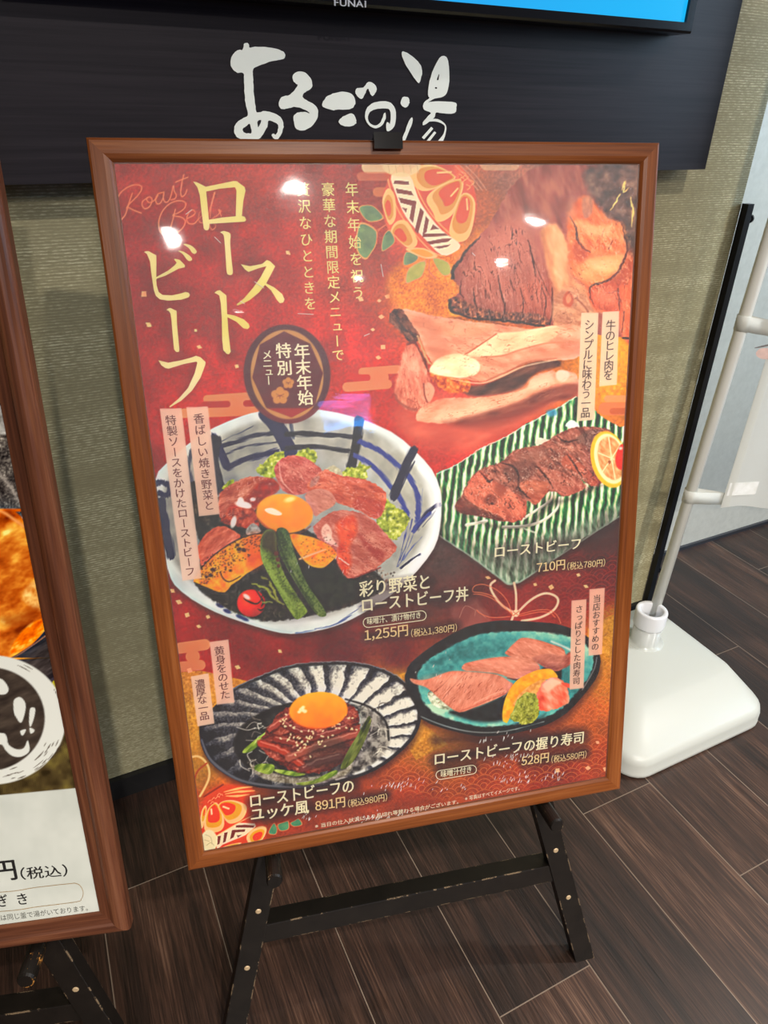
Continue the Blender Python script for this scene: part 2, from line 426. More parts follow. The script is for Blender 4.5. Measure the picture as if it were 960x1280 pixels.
# ------------------------------------------------------------------ framed posters
def frame_plane(corner_bl, psi, th):
    u = np.array([math.cos(psi), math.sin(psi), 0]); nn = np.array([-math.sin(psi), math.cos(psi), 0])
    v = np.array([0, 0, 1]) * math.cos(th) + nn * math.sin(th)
    return Plane3(corner_bl, u, v)

def frame_rails(parent, Wd, H, profile, mats):
    """four mitred rails; profile = (distance from the outer edge, height) pairs running round the section"""
    cs = [(0, 0), (Wd, 0), (Wd, H), (0, H)]
    inw = [(1, 1), (-1, 1), (-1, -1), (1, -1)]
    for i in range(4):
        a, b = i, (i + 1) % 4
        r0 = [(cs[a][0] + inw[a][0] * d, cs[a][1] + inw[a][1] * d, z) for d, z in profile]
        r1 = [(cs[b][0] + inw[b][0] * d, cs[b][1] + inw[b][1] * d, z) for d, z in profile]
        bm = loft_bm([r0, r1]); bmesh.ops.recalc_face_normals(bm, faces=bm.faces)
        bm_obj('frame_rail', bm, mats[i % 2], parent)

MAIN_W, MAIN_H = 0.64, 0.8933
mp = frame_plane(np.array([0.0235, 0.6200, -0.8918]) + CAM, -0.2330, 0.2565)
poster = empty('framed_poster', mp.matrix(), label='large red roast beef menu poster in a reddish wooden frame on the nearer easel', category='poster')
wd = ((78, 38, 15), (122, 65, 28), (152, 91, 47))
MW = [wood('cherry_wood_across', 'x', *wd), wood('cherry_wood_upright', 'y', *wd)]
prof = [(0, -0.020), (0.0, -0.0035), (0.0008, -0.0012), (0.003, 0.0), (0.015, -0.0002), (0.0195, -0.0012), (0.0222, -0.0035), (0.0238, -0.0062), (0.0238, -0.012), (0.012, -0.020)]
frame_rails(poster, MAIN_W, MAIN_H, prof, MW)
M_back = plain('fibreboard', (96, 74, 52), 0.8)
bm_obj('backing_board', box_bm(0.016, MAIN_W - 0.016, 0.016, MAIN_H - 0.016, -0.0195, -0.0115), M_back, poster)

LP_W, LP_H = 0.64, 0.92
th2, ps2 = math.radians(11), math.radians(-17)
l_br = np.array([-0.0556, 0.5761, -0.89]) + CAM
l_u = np.array([math.cos(ps2), math.sin(ps2), 0])
lp = frame_plane(l_br, ps2, th2)
sh_ = lp.at(164.5, 1157.5, -0.011); l_br = l_br + lp.u * sh_[0] + lp.v * sh_[1]
lp = frame_plane(l_br - l_u * LP_W, ps2, th2)
poster2 = empty('framed_poster', lp.matrix(), label='menu poster cut by the left edge with white price panel in a brown wooden frame', category='poster')
wd2 = ((52, 27, 18), (94, 54, 36), (128, 82, 56))
MW2 = [wood('walnut_wood_across', 'x', *wd2, fine=0.6), wood('walnut_wood_upright', 'y', *wd2, fine=0.6)]
prof2 = [(0, -0.022), (0.0, -0.011)] + [(0.0115 - 0.0115 * math.cos(a), -0.011 + 0.012 * math.sin(a)) for a in np.linspace(0.25, PI - 0.55, 9)] + [(0.0245, -0.0058), (0.0300, -0.0064), (0.0335, -0.0080), (0.0335, -0.013), (0.014, -0.022)]
frame_rails(poster2, LP_W, LP_H, prof2, MW2)
bm_obj('backing_board', box_bm(0.02, LP_W - 0.02, 0.02, LP_H - 0.02, -0.0215, -0.0125), M_back, poster2)

# ------------------------------------------------------------------ easels
def worn_black(name, wear, bare):
    t = NT(name)
    a = t.noise(t.coord(), 34.0, 6.0, 0.75); b = t.noise(t.coord(), 9.0, 2.0)
    g = t.n('ShaderNodeNewGeometry'); bv = t.n('ShaderNodeBevel', {'Radius': 0.0022}, samples=6)
    dt = t.n('ShaderNodeVectorMath', {0: g.outputs['Normal'], 1: bv.outputs[0]}, operation='DOT_PRODUCT').outputs['Value']
    edge = t.math('LESS_THAN', dt, 0.985)
    chip = t.math('MULTIPLY', edge, t.math('GREATER_THAN', a, 0.55))
    spot = t.math('GREATER_THAN', t.math('ADD', t.math('MULTIPLY', a, 0.6), t.math('MULTIPLY', b, 0.4)), wear)
    col = t.ramp(a, [(0.35, (16, 12, 9)), (0.65, (25, 20, 16))])
    col = t.mix(t.math('MAXIMUM', chip, spot), col, rgba(bare))
    return t.base(Base_Color=col, Roughness=0.42, Specular_IOR_Level=0.32)
M_easel = worn_black('worn_black_paint', 0.80, (138, 116, 90))
M_peg2 = worn_black('chipped_black_paint', 0.545, (196, 132, 60))
M_screw = NT('screw_head').base(Base_Color=rgba((190, 165, 130)), Roughness=0.4, Metallic=0.3)
M_clip = NT('black_clip_plastic').base(Base_Color=rgba((9, 10, 14)), Roughness=0.14)

def build_easel(pl, Wd, H, label, zb, peg_mat):
    """pl: plane of the poster it carries. Everything in that plane's axes; zb = back of the frame"""
    root = empty('easel', pl.matrix(), label=label, category='easel')
    cx = Wd / 2 - 0.0045; apex = H - 0.10; sl = 0.256; T = 0.023
    def floor_y(z, x=0): return -(pl.o[2] + pl.n[2] * z) / pl.v[2]
    for s in (-1, 1):
        bm = bmesh.new(); rings = []
        hw = 0.0168
        for y, flo in ((apex, 0), (0, 1)):
            r = []
            for z, dx in ((zb, -hw), (zb, hw), (zb - T, hw), (zb - T, -hw)):
                yy = floor_y(z) if flo else y
                c = cx + s * (sl * (apex - yy))
                r.append((c + dx, yy, z))
            rings.append(r)
        loft_bm(rings, bm=bm); bmesh.ops.recalc_face_normals(bm, faces=bm.faces)
        bmesh.ops.subdivide_edges(bm, edges=[e for e in bm.edges if e.calc_length() > 0.3], cuts=24)
        bevel(bm, 0.0014, 2)
        leg = bm_obj('leg', bm, M_easel, root)
        for yy in (-0.108, -0.205):
            c = cx + s * (sl * (apex - yy))
            b2 = tube_bm((c, yy, zb - 0.002), (c, yy, zb + 0.0012), [(0, 0.0042), (0.8, 0.0042), (1, 0.003)], 12)
            bm_obj('screw', b2, M_screw, leg, label='pale screw head')
        pgx = cx + s * (sl * (apex + 0.012) - 0.003)
        b3 = tube_bm((pgx, -0.0113, zb - 0.01), (pgx, -0.0113, 0.036), [(0, 0.0105), (0.955, 0.0108), (1.0, 0.0092)], 20)
        bm_obj('peg', b3, peg_mat, root)
    y0, y1 = -0.170, -0.138
    x0 = sl * (apex - y0) ; x1 = sl * (apex - y1)
    zc = zb - 0.003
    bm = bmesh.new()
    loft_bm([[(cx - x0, y0, zc), (cx + x0, y0, zc), (cx + x0, y0, zc - 0.03), (cx - x0, y0, zc - 0.03)],
             [(cx - x1, y1, zc), (cx + x1, y1, zc), (cx + x1, y1, zc - 0.03), (cx - x1, y1, zc - 0.03)]], bm=bm)
    bmesh.ops.recalc_face_normals(bm, faces=bm.faces)
    bevel(bm, 0.0014, 2)
    bm_obj('crossbar', bm, M_easel, root)
    # rear leg: hinged at the apex, foot on the floor behind
    top = pl.o + pl.u * cx + pl.v * (apex - 0.03) + pl.n * (zb - T - 0.012)
    foot = pl.o + pl.u * cx + pl.v * (-0.34) + pl.n * (zb - 0.05); back = np.array([-pl.n[0], -pl.n[1]]); back /= np.linalg.norm(back)
    foot = np.array([top[0] + back[0] * 0.13, min(top[1] + back[1] * 0.13, WALL_Y - 0.05), 0.0])
    def loc(P): d = np.array(P) - pl.o; return np.array([d @ pl.u, d @ pl.v, d @ pl.n])
    lt, lf = loc(top), loc(foot)
    bm = bmesh.new(); hw = 0.0135
    dz = 0.018
    rt = [lt + (-hw, 0, dz / 2), lt + (hw, 0, dz / 2), lt + (hw, 0, -dz / 2), lt + (-hw, 0, -dz / 2)]
    back3 = np.array([back[0], back[1], 0]) * dz / 2; u3 = pl.u * hw
    rf = [loc(foot - u3 - back3), loc(foot + u3 - back3), loc(foot + u3 + back3), loc(foot - u3 + back3)]
    loft_bm([rt, rf], bm=bm); bmesh.ops.recalc_face_normals(bm, faces=bm.faces); bevel(bm, 0.0014, 2)
    bm_obj('rear_leg', bm, M_easel, root)
    # head block, post and the clip that hooks over the frame
    bm_obj('head_block', box_bm(cx - 0.03, cx + 0.03, apex - 0.05, apex + 0.012, zb - T - 0.004, zb - T - 0.0005 - 0.02, 0.002), M_easel, root)
    bm_obj('post', box_bm(cx - 0.011, cx + 0.011, apex - 0.02, H + 0.012, zb - 0.016, zb - 0.0008, 0.001), M_easel, root)
    bm = box_bm(cx - 0.0220, cx + 0.0095, H - 0.0105, H + 0.0055, 0.0014, 0.0078, 0.003, 3)
    b2 = box_bm(cx - 0.0185, cx + 0.0062, H + 0.0008, H + 0.0050, zb - 0.004, 0.004, 0.0012, 2)
    me = bpy.data.meshes.new('x'); b2.to_mesh(me); b2.free(); bm.from_mesh(me); bpy.data.meshes.remove(me)
    bm_obj('top_clip', bm, M_clip, root, label='glossy black clip over the frame top')
    return root

build_easel(mp, MAIN_W, MAIN_H, 'worn black wooden easel holding the red roast beef poster', -0.0205, M_easel)
build_easel(lp, LP_W, LP_H, 'scuffed black wooden easel under the poster cut by the left edge', -0.0225, M_peg2)

# ------------------------------------------------------------------ banner stand, banner, corner rail
stand = empty('banner_stand', Matrix.Translation((1.15, 0.86, 0)), label='white plastic water filled banner base with slim white pole on the floor', category='banner stand')
def rrect(x0, x1, y0, y1, r, z, n=7):
    P = []
    for cx_, cy_, a0 in ((x1 - r, y0 + r, -PI / 2), (x1 - r, y1 - r, 0), (x0 + r, y1 - r, PI / 2), (x0 + r, y0 + r, PI)):
        for k in range(n):
            a = a0 + PI / 2 * k / (n - 1); P.append((cx_ + r * math.cos(a) - 1.15, cy_ + r * math.sin(a) - 0.86, z))
    return P
BX0, BX1, BY0, BY1 = 0.912, 1.335, 0.648, 1.045
rings = [rrect(BX0 + .006, BX1 - .006, BY0 + .006, BY1 - .006, .05, 0.0), rrect(BX0, BX1, BY0, BY1, .055, 0.006), rrect(BX0, BX1, BY0, BY1, .055, 0.012), rrect(BX0 + .0005, BX1 - .0005, BY0 + .0005, BY1 - .0005, .055, 0.0135),
         rrect(BX0 + .001, BX1 - .001, BY0 + .001, BY1 - .001, .055, 0.036), rrect(BX0 + .004, BX1 - .004, BY0 + .004, BY1 - .004, .055, 0.050), rrect(BX0 + .012, BX1 - .009, BY0 + .012, BY1 - .009, .052, 0.0575),
         rrect(1.010, 1.318, .752, 1.03, .03, 0.0845), rrect(1.018, 1.313, .760, 1.026, .029, 0.0868), rrect(1.045, 1.298, .785, 1.012, .026, 0.089), rrect(1.12, 1.26, .845, .985, .06, 0.094)]
bm = loft_bm(rings); bmesh.ops.recalc_face_normals(bm, faces=bm.faces)
M_tank = NT('white_polyethylene').base(Base_Color=rgba((192, 194, 187)), Roughness=0.38, Subsurface_Weight=0.15, Subsurface_Radius=(0.02, 0.02, 0.015))
tank = bm_obj('water_tank', bm, M_tank, stand, smooth=True)
sc_ = (1.188, 0.918)
col_c = (sc_[0] - 1.15, sc_[1] - 0.86)
def lathe(profile, c, n=40):
    return loft_bm([[(c[0] + r * math.cos(2 * PI * i / n), c[1] + r * math.sin(2 * PI * i / n), z) for i in range(n)] for r, z in profile], cap=False)
bm = lathe([(0.033, 0.146), (0.037, 0.1465), (0.0375, 0.149), (0.0375, 0.186), (0.0365, 0.189), (0.034, 0.190), (0.0285, 0.1895), (0.0265, 0.187), (0.026, 0.15), (0.026, 0.1), (0.032, 0.1), (0.033, 0.146)], col_c)
bmesh.ops.recalc_face_normals(bm, faces=bm.faces)
M_collar = NT('white_collar_plastic').base(Base_Color=rgba((232, 233, 236)), Roughness=0.3, Transmission_Weight=0.15)
bm_obj('screw_collar', bm, M_collar, stand, smooth=True)
bm = lathe([(0.047, 0.0915), (0.045, 0.096), (0.0335, 0.0975), (0.0330, 0.146), (0.0315, 0.146), (0.032, 0.099), (0.030, 0.094)], col_c)
bmesh.ops.recalc_face_normals(bm, faces=bm.faces)
M_clear = NT('clear_plastic').base(Base_Color=rgba((225, 228, 222)), Roughness=0.2, Alpha=0.45)
bm_obj('clear_socket', bm, M_clear, stand, smooth=True)
POLE0 = np.array([1.194, 0.928, 0.095])
pu = Plane3((0, 0.945, 0), (1, 0, 0), (0, 0, 1)); pa = pu.at(815.5, 757); pb = pu.at(958, 298)
POLE0 = np.array([*(pa + (pb - pa) * ((0.095 - pa[1]) / (pb[1] - pa[1]))), 0.0])[[0, 2, 1]] + (0, 0.935, 0)
POLE1 = np.array([*(pa + (pb - pa) * ((2.05 - pa[1]) / (pb[1] - pa[1]))), 0.0])[[0, 2, 1]] + (0, 0.945, 0)
bm = tube_bm(POLE0 - (1.15, 0.86, 0), POLE1 - (1.15, 0.86, 0), [(0, 0.0125), (1, 0.0125)], 28)
M_pole = NT('white_pole_enamel').base(Base_Color=rgba((240, 240, 232)), Roughness=0.28)
bm_obj('pole', bm, M_pole, stand, smooth=True)

def pole_at(z): return POLE0 + (POLE1 - POLE0) * ((z - POLE0[2]) / (POLE1[2] - POLE0[2]))
bdir = np.array([math.cos(math.radians(-21)), math.sin(math.radians(-21)), 0.0])
ban = Plane3(pole_at(0.53), bdir, (0, 0, 1))
FB0 = ban.at(899, 634); FB1 = ban.at(959, 631)
flag = empty('banner', ban.matrix(), label='white cloth banner tied to the slim white pole at the right edge', category='banner')
BW, BH = 0.55, 1.35
bx0, by0 = FB0
def drape(x, y):
    s = (x - bx0) / BW; h = (y - by0) / BH
    return 0.006 * math.sin(9 * s + 4 * h) + 0.004 * math.sin(23 * s + 1.5) * (1 - 0.4 * h) + 0.012 * s * math.sin(3 * h)
nx, ny = 44, 80
vs = []; fs = []
for j in range(ny + 1):
    for i in range(nx + 1):
        x = bx0 + BW * i / nx; y = by0 + BH * j / ny + 0.004 * math.sin(i * 0.5) * (1 - j / ny)
        x -= 0.0  # straight hem
        vs.append((x, y, drape(x, y)))
for j in range(ny):
    for i in range(nx):
        a = j * (nx + 1) + i; fs.append((a, a + 1, a + nx + 2, a + nx + 1))
def cloth_mat(name, c, trans):
    t = NT(name)
    v = t.coord((900, 900, 900)); n_ = t.noise(v, 1.0, 2.0)
    dif = t.n('ShaderNodeBsdfDiffuse', {'Color': rgba(c)}); tr = t.n('ShaderNodeBsdfTranslucent', {'Color': rgba(c)})
    tp = t.n('ShaderNodeBsdfTransparent')
    m1 = t.n('ShaderNodeMixShader', {0: 0.45, 1: dif.outputs[0], 2: tr.outputs[0]})
    m2 = t.n('ShaderNodeMixShader', {0: t.math('MULTIPLY_ADD', n_, 0.1, trans), 1: m1.outputs[0], 2: tp.outputs[0]})
    t.t.links.new(m2.outputs[0], t.out.inputs[0]); return t.m
M_cloth = cloth_mat('sheer_white_cloth', (244, 245, 241), 0.0)
M_hem = cloth_mat('white_hem', (240, 240, 234), 0.0)
mesh_obj('cloth', vs, fs, M_cloth, flag, smooth=True)
def strip(x0, x1, y0, y1, dz, n=20, vert=True):
    V = []; F = []
    for j in range(n + 1):
        y = y0 + (y1 - y0) * j / n
        for i in range(5):
            x = x0 + (x1 - x0) * i / 4; V.append((x, y, drape(x, y) + dz))
    for j in range(n):
        for i in range(4): a = j * 5 + i; F.append((a, a + 1, a + 6, a + 5))
    return V, F
V, F = strip(bx0, bx0 + 0.018, by0 + 0.004, by0 + BH, 0.0012, 60); mesh_obj('hem', V, F, M_hem, flag, smooth=True, label='sewn side hem')
c0 = ban.at(911, 602); c1 = ban.at(943, 617)
V, F = strip(c0[0], c1[0], c1[1], c0[1], 0.0014, 6); mesh_obj('care_tag', V, F, plain('tag_white', (246, 246, 238), 0.7), flag, label='small white cloth tag')
def loop_band(zc, wide, y_at):
    """tape looped round the pole and sewn to the banner's edge"""
    c = pole_at(zc) - ban.o; c = np.array([c @ ban.u, c @ ban.v, c @ ban.n]); r = 0.0145
    path = [(y_at + 0.006, 0.0018)] + [(c[0] + r * math.cos(a), c[2] + r * math.sin(a)) for a in np.linspace(PI / 3, 2 * PI - PI / 3, 18)] + [(y_at + 0.006, -0.0012)]
    V = []; F = []
    for k, (x, z) in enumerate(path):
        s = min(max((x - c[0]) / max(y_at - c[0], 1e-3), 0), 1)
        yc = c[1] - 0.5 * (c[1] - (loop_y)) * 0 - s * drop
        V += [(x, yc - wide / 2, z), (x, yc + wide / 2, z)]
    for k in range(len(path) - 1): F.append((2 * k, 2 * k + 1, 2 * k + 3, 2 * k + 2))
    o = mesh_obj('tie_loop', V, F, M_hem, flag, smooth=True)
    md = o.modifiers.new('thickness', 'SOLIDIFY'); md.thickness = 0.001
loop_y = 0; drop = 0.012
pz_low = (ban.o + ban.v * (by0 + 0.022))[2]
loop_band(pz_low + 0.012, 0.03, bx0)
loop_band(pz_low + 0.40, 0.03, bx0)
ink = Flat(ban, 0.012)
ink.stroke([(943, 435), (953, 433), (975, 428)], [0.8, 2.2, 2.6], 0)
ink.poly([(945, 441), (950, 436), (960, 435), (972, 438), (970, 447), (955, 449), (947, 446)], mi=1, smooth=4)
ink.build('print', [plain('ink_grey', (120, 112, 108), 0.8), plain('ink_pink', (224, 190, 178), 0.8)], flag, label='faint food print on the cloth')

rail = empty('corner_guard', Matrix.Translation((1.357, WALL_Y - 0.012, 0)), label='narrow black metal strip standing along the wall corner', category='guard rail')
M_rail = NT('black_metal').base(Base_Color=rgba((14, 13, 18)), Roughness=0.35, Metallic=0.4)
bm_obj('strip', box_bm(-0.0085, 0.0085, -0.008, 0.008, 0.0, 1.075, 0.0012), M_rail, rail)
for z in (1.045, 0.155):
    bm_obj('bracket', tube_bm((0.0075, 0, z), (0.021, 0.004, z), [(0, 0.006), (0.5, 0.006), (0.55, 0.009), (1, 0.009)], 14), M_rail, rail)

far_tv = empty('wall_monitor', Matrix.Translation((-0.27, -6.995, 1.86)), label='small blue lit monitor on the far wall, mirrored in the poster cover', category='monitor')
bm_obj('housing', box_bm(-0.36, 0.36, 0.0, 0.04, -0.21, 0.21, 0.004), M_tv, far_tv)
t = NT('monitor_picture')
sp = t.n('ShaderNodeSeparateXYZ', {'Vector': t.coord()})
t.base(Base_Color=(0.01, 0.01, 0.012, 1), Emission_Strength=18.0, Emission_Color=t.ramp(t.math('MULTIPLY_ADD', sp.outputs[2], -1.6, 0.5), [(0.2, (130, 110, 220)), (0.3, (60, 60, 120)), (0.6, (50, 100, 170)), (0.72, (10, 150, 255))]))
mesh_obj('screen', [(-0.34, 0.0405, -0.19), (-0.34, 0.0405, 0.19), (0.34, 0.0405, 0.19), (0.34, 0.0405, -0.19)], [(0, 1, 2, 3)], t.m, far_tv)

# ------------------------------------------------------------------ printed artwork: colours worked out point by point on a fine grid
def _hash(ix, iy, seed):
    h = (ix.astype(np.int64) * 374761393 + iy.astype(np.int64) * 668265263 + seed * 974711) & 0xFFFFFFFF
    h = ((h ^ (h >> 13)) * 1274126177) & 0xFFFFFFFF
    return ((h ^ (h >> 16)) & 0xFFFF) / 65535.0
def vnoise(x, y, seed=0):
    ix = np.floor(x); iy = np.floor(y); fx = x - ix; fy = y - iy
    fx = fx * fx * (3 - 2 * fx); fy = fy * fy * (3 - 2 * fy)
    a = _hash(ix, iy, seed); b = _hash(ix + 1, iy, seed); c = _hash(ix, iy + 1, seed); d = _hash(ix + 1, iy + 1, seed)
    return (a * (1 - fx) + b * fx) * (1 - fy) + (c * (1 - fx) + d * fx) * fy
def fbm(x, y, scale, seed=0, octv=3, ang=0.0, stretch=1.0):
    """mean .5; features about `scale` pixels, `stretch` times longer along the angle (degrees)"""
    a = math.radians(ang); u = (x * math.cos(a) + y * math.sin(a)) / (scale * stretch); v = (-x * math.sin(a) + y * math.cos(a)) / scale
    s = 0; w = 0
    for o in range(octv):
        s = s + vnoise(u * 2 ** o + 17.3 * o, v * 2 ** o + 5.1 * o, seed + o) * 0.5 ** o; w += 0.5 ** o
    s = s / w
    return np.clip((s - 0.5) * 1.5 + 0.5, 0, 1)
def ramp(t, stops):
    p = [s[0] for s in stops]; return np.stack([np.interp(t, p, [s[1][k] for s in stops]) for k in range(3)], -1)

class Canvas:
    def __init__(s, plane, off, xs, ys):
        s.p, s.off, s.xs, s.ys = plane, off, xs, ys
        gx, gy = np.meshgrid(xs, ys); X, Y = plane.photo(gx, gy, off)
        s.X = X.reshape(gx.shape); s.Y = Y.reshape(gx.shape); s.C = np.zeros(gx.shape + (3,))
    def window(s, x0, y0, x1, y1):
        c = np.array([s.p.at(a, b, s.off) for a in (x0, x1) for b in (y0, y1)])
        i0 = max(np.searchsorted(s.xs, c[:, 0].min()) - 1, 0); i1 = min(np.searchsorted(s.xs, c[:, 0].max()) + 1, len(s.xs))
        j0 = max(np.searchsorted(s.ys, c[:, 1].min()) - 1, 0); j1 = min(np.searchsorted(s.ys, c[:, 1].max()) + 1, len(s.ys))
        return (slice(j0, j1), slice(i0, i1)) if i1 > i0 and j1 > j0 else None
    def put(s, wn, m, col):
        if callable(col): col = col(s.X[wn], s.Y[wn])
        m = m[..., None]; s.C[wn] = s.C[wn] * (1 - m) + np.asarray(col, float) * m
    def poly(s, pts, col, soft=0.9, alpha=1.0, smooth=3, wob=0.0, clip=None):
        P = smooth_loop(pts, smooth) if smooth else np.array(pts, float)
        g = soft * 1.6 + wob + 1
        wn = s.window(P[:, 0].min() - g, P[:, 1].min() - g, P[:, 0].max() + g, P[:, 1].max() + g)
        if wn is None: return
        x = s.X[wn]; y = s.Y[wn]
        if wob:
            x = x + (fbm(x, y, 3.5, 3) - .5) * 2 * wob; y = y + (fbm(x, y, 3.5, 9) - .5) * 2 * wob
        d2 = np.full(x.shape, 1e9); ins = np.zeros(x.shape, bool)
        for (ax, ay), (bx, by) in zip(P, np.roll(P, -1, 0)):
            ex, ey = bx - ax, by - ay; L = ex * ex + ey * ey
            if L < 1e-9: continue
            tt = np.clip(((x - ax) * ex + (y - ay) * ey) / L, 0, 1)
            d2 = np.minimum(d2, (x - ax - tt * ex) ** 2 + (y - ay - tt * ey) ** 2)
            cr = (ay > y) != (by > y)
            if abs(ey) > 1e-9: ins ^= cr & (x < ax + (y - ay) * ex / ey)
        sd = np.sqrt(d2) * np.where(ins, 1, -1)
        m = np.clip(0.5 + sd / (2 * soft), 0, 1); m = m * m * (3 - 2 * m) * alpha
        if clip is not None: m = m * clip(s.X[wn], s.Y[wn])
        s.put(wn, m, col)
    def ell(s, cx, cy, rx, ry, col, rot=0.0, soft=0.9, alpha=1.0, clip=None):
        g = max(rx, ry) + soft * 2
        wn = s.window(cx - g, cy - g, cx + g, cy + g)
        if wn is None: return
        a = math.radians(rot); dx = s.X[wn] - cx; dy = s.Y[wn] - cy
        u = (dx * math.cos(a) + dy * math.sin(a)) / rx; v = (-dx * math.sin(a) + dy * math.cos(a)) / ry
        r = np.sqrt(u * u + v * v); m = np.clip(0.5 + (1 - r) * min(rx, ry) / (2 * soft), 0, 1) * alpha
        if clip is not None: m = m * clip(s.X[wn], s.Y[wn])
        s.put(wn, m, col)
    def line(s, pts, width, col, soft=0.6, alpha=1.0, smooth=4, wob=0.0, clip=None, rag=0.0):
        P = smooth_loop(pts, smooth, False) if len(pts) > 2 else np.array(pts, float)
        wd = np.interp(np.linspace(0, 1, len(P)), np.linspace(0, 1, len(np.atleast_1d(width))), np.atleast_1d(width)) / 2
        g = wd.max() + soft * 2 + wob + 1
        wn = s.window(P[:, 0].min() - g, P[:, 1].min() - g, P[:, 0].max() + g, P[:, 1].max() + g)
        if wn is None: return
        x = s.X[wn]; y = s.Y[wn]
        if wob:
            x = x + (fbm(x, y, 4, 3) - .5) * 2 * wob; y = y + (fbm(x, y, 4, 9) - .5) * 2 * wob
        best = np.full(x.shape, -1e9)
        for i in range(len(P) - 1):
            (ax, ay), (bx, by) = P[i], P[i + 1]; ex, ey = bx - ax, by - ay; L = ex * ex + ey * ey
            if L < 1e-9: continue
            tt = np.clip(((x - ax) * ex + (y - ay) * ey) / L, 0, 1)
            best = np.maximum(best, wd[i] + (wd[i + 1] - wd[i]) * tt - np.hypot(x - ax - tt * ex, y - ay - tt * ey))
        if rag:
            a = math.degrees(math.atan2(*(P[-1] - P[0])[::-1]))
            best = best - rag * fbm(x, y, 1.6, 21, 2, a, 8)
        m = np.clip(0.5 + best / (2 * soft), 0, 1) * alpha
        if clip is not None: m = m * clip(s.X[wn], s.Y[wn])
        s.put(wn, m, col)
    def glow(s, pts, rad, col, alpha):
        s.line(pts, rad, col, soft=rad * 0.42, alpha=alpha)
    def blur(s, A, r):
        for ax in (0, 1):
            P = np.concatenate([np.repeat(np.take(A, [0], ax), r + 1, ax), A, np.repeat(np.take(A, [-1], ax), r, ax)], ax)
            c = np.cumsum(P, ax); n = A.shape[ax]
            A = (np.take(c, np.arange(2 * r + 1, 2 * r + 1 + n), ax) - np.take(c, np.arange(0, n), ax)) / (2 * r + 1)
        return A
    def crisp(s, k1, k2, contrast):
        b1 = s.blur(s.C, 2); b2 = s.blur(s.blur(s.C, 9), 9)
        C = s.C + k1 * (s.C - b1) + k2 * (s.C - b2)
        C = (C - 118) * contrast + 114; g = C.mean(-1, keepdims=True)
        s.C = np.clip(g + (C - g) * 1.10, 3, 253)
    def cracks(s, poly, ang, st, sc, width, col, alpha, seed, soft=3):
        def m(x, y):
            n = fbm(x, y, sc, seed, 3, ang, st)
            return np.clip(1.3 - np.abs(n - .5) / width, 0, 1) * np.clip(fbm(x, y, sc * 3, seed + 3) * 2.4 - .7, 0, 1)
        s.poly(poly, col, soft=soft, alpha=alpha, clip=m)
    def build(s, name, mat, parent):
        ny, nx = s.X.shape
        gx, gy = np.meshgrid(s.xs, s.ys)
        co = np.stack([gx, gy, np.full(gx.shape, s.off)], -1).reshape(-1, 3)
        a = (np.arange(ny - 1)[:, None] * nx + np.arange(nx - 1)[None]).ravel()
        fc = np.stack([a, a + 1, a + nx + 1, a + nx], -1)
        me = bpy.data.meshes.new(name)
        me.vertices.add(len(co)); me.vertices.foreach_set('co', co.ravel().astype(np.float32))
        me.loops.add(fc.size); me.loops.foreach_set('vertex_index', fc.ravel().astype(np.int32))
        me.polygons.add(len(fc)); me.polygons.foreach_set('loop_start', np.arange(0, fc.size, 4, dtype=np.int32))
        me.update(calc_edges=True)
        at = me.color_attributes.new('ink', 'FLOAT_COLOR', 'POINT')
        c4 = np.ones((len(co), 4), np.float32); c4[:, :3] = lin(np.clip(s.C, 0, 255)).reshape(-1, 3)
        at.data.foreach_set('color', c4.ravel())
        me.materials.append(mat)
        return link(bpy.data.objects.new(name, me), parent)

def T(ox, oy, k):
    return lambda *pts: [(ox + x / k, oy + y / k) for x, y in pts]

t = NT('printed_paper')
at = t.n('ShaderNodeAttribute', attribute_name='ink')
M_print = t.base(Base_Color=at.outputs['Color'], Roughness=0.6, Specular_IOR_Level=0.0)

PZ = -0.006
STEP = 0.0009
cv = Canvas(mp, PZ, np.arange(0.0215, MAIN_W - 0.0214, STEP), np.arange(0.0215, MAIN_H - 0.0214, STEP))
X, Y = cv.X, cv.Y

# --- ground colours of the sheet
pts = [(150, 210, (172, 52, 46)), (300, 215, (178, 62, 50)), (420, 240, (170, 66, 58)), (200, 330, (162, 34, 40)), (330, 330, (172, 44, 42)), (420, 330, (186, 70, 56)), (480, 330, (178, 76, 60)),
       (180, 450, (172, 28, 34)), (300, 400, (178, 34, 38)), (250, 500, (186, 34, 36)), (430, 430, (196, 48, 40)), (460, 500, (198, 52, 42)), (540, 570, (196, 62, 50)), (560, 520, (196, 80, 62)),
       (215, 760, (170, 32, 34)), (300, 810, (150, 26, 30)), (420, 815, (118, 24, 28)), (500, 825, (120, 28, 30)), (240, 820, (172, 34, 34)), (350, 840, (150, 28, 30)),
       (560, 700, (92, 62, 58)), (590, 740, (110, 50, 48)), (640, 750, (148, 34, 34)), (720, 740, (136, 28, 32)), (770, 720, (112, 24, 32)), (760, 680, (84, 44, 42)), (650, 765, (168, 36, 34)),
       (600, 250, (190, 110, 70)), (640, 230, (172, 112, 92)), (760, 230, (130, 96, 84)), (560, 350, (212, 150, 62)), (790, 470, (228, 166, 34)), (785, 520, (214, 138, 56)), (520, 360, (200, 120, 62)),
       (260, 900, (196, 150, 52)), (250, 960, (186, 134, 50)), (270, 1010, (206, 92, 34)), (400, 1020, (164, 68, 34)), (520, 1000, (164, 70, 38)), (545, 930, (196, 132, 44)), (620, 990, (168, 72, 38)), (700, 970, (150, 52, 32)),
       (760, 950, (170, 74, 38)), (770, 860, (208, 134, 46)), (774, 790, (222, 172, 34)), (745, 900, (196, 108, 46)), (500, 850, (205, 165, 60))]
num = np.zeros(X.shape + (3,)); den = np.zeros(X.shape)
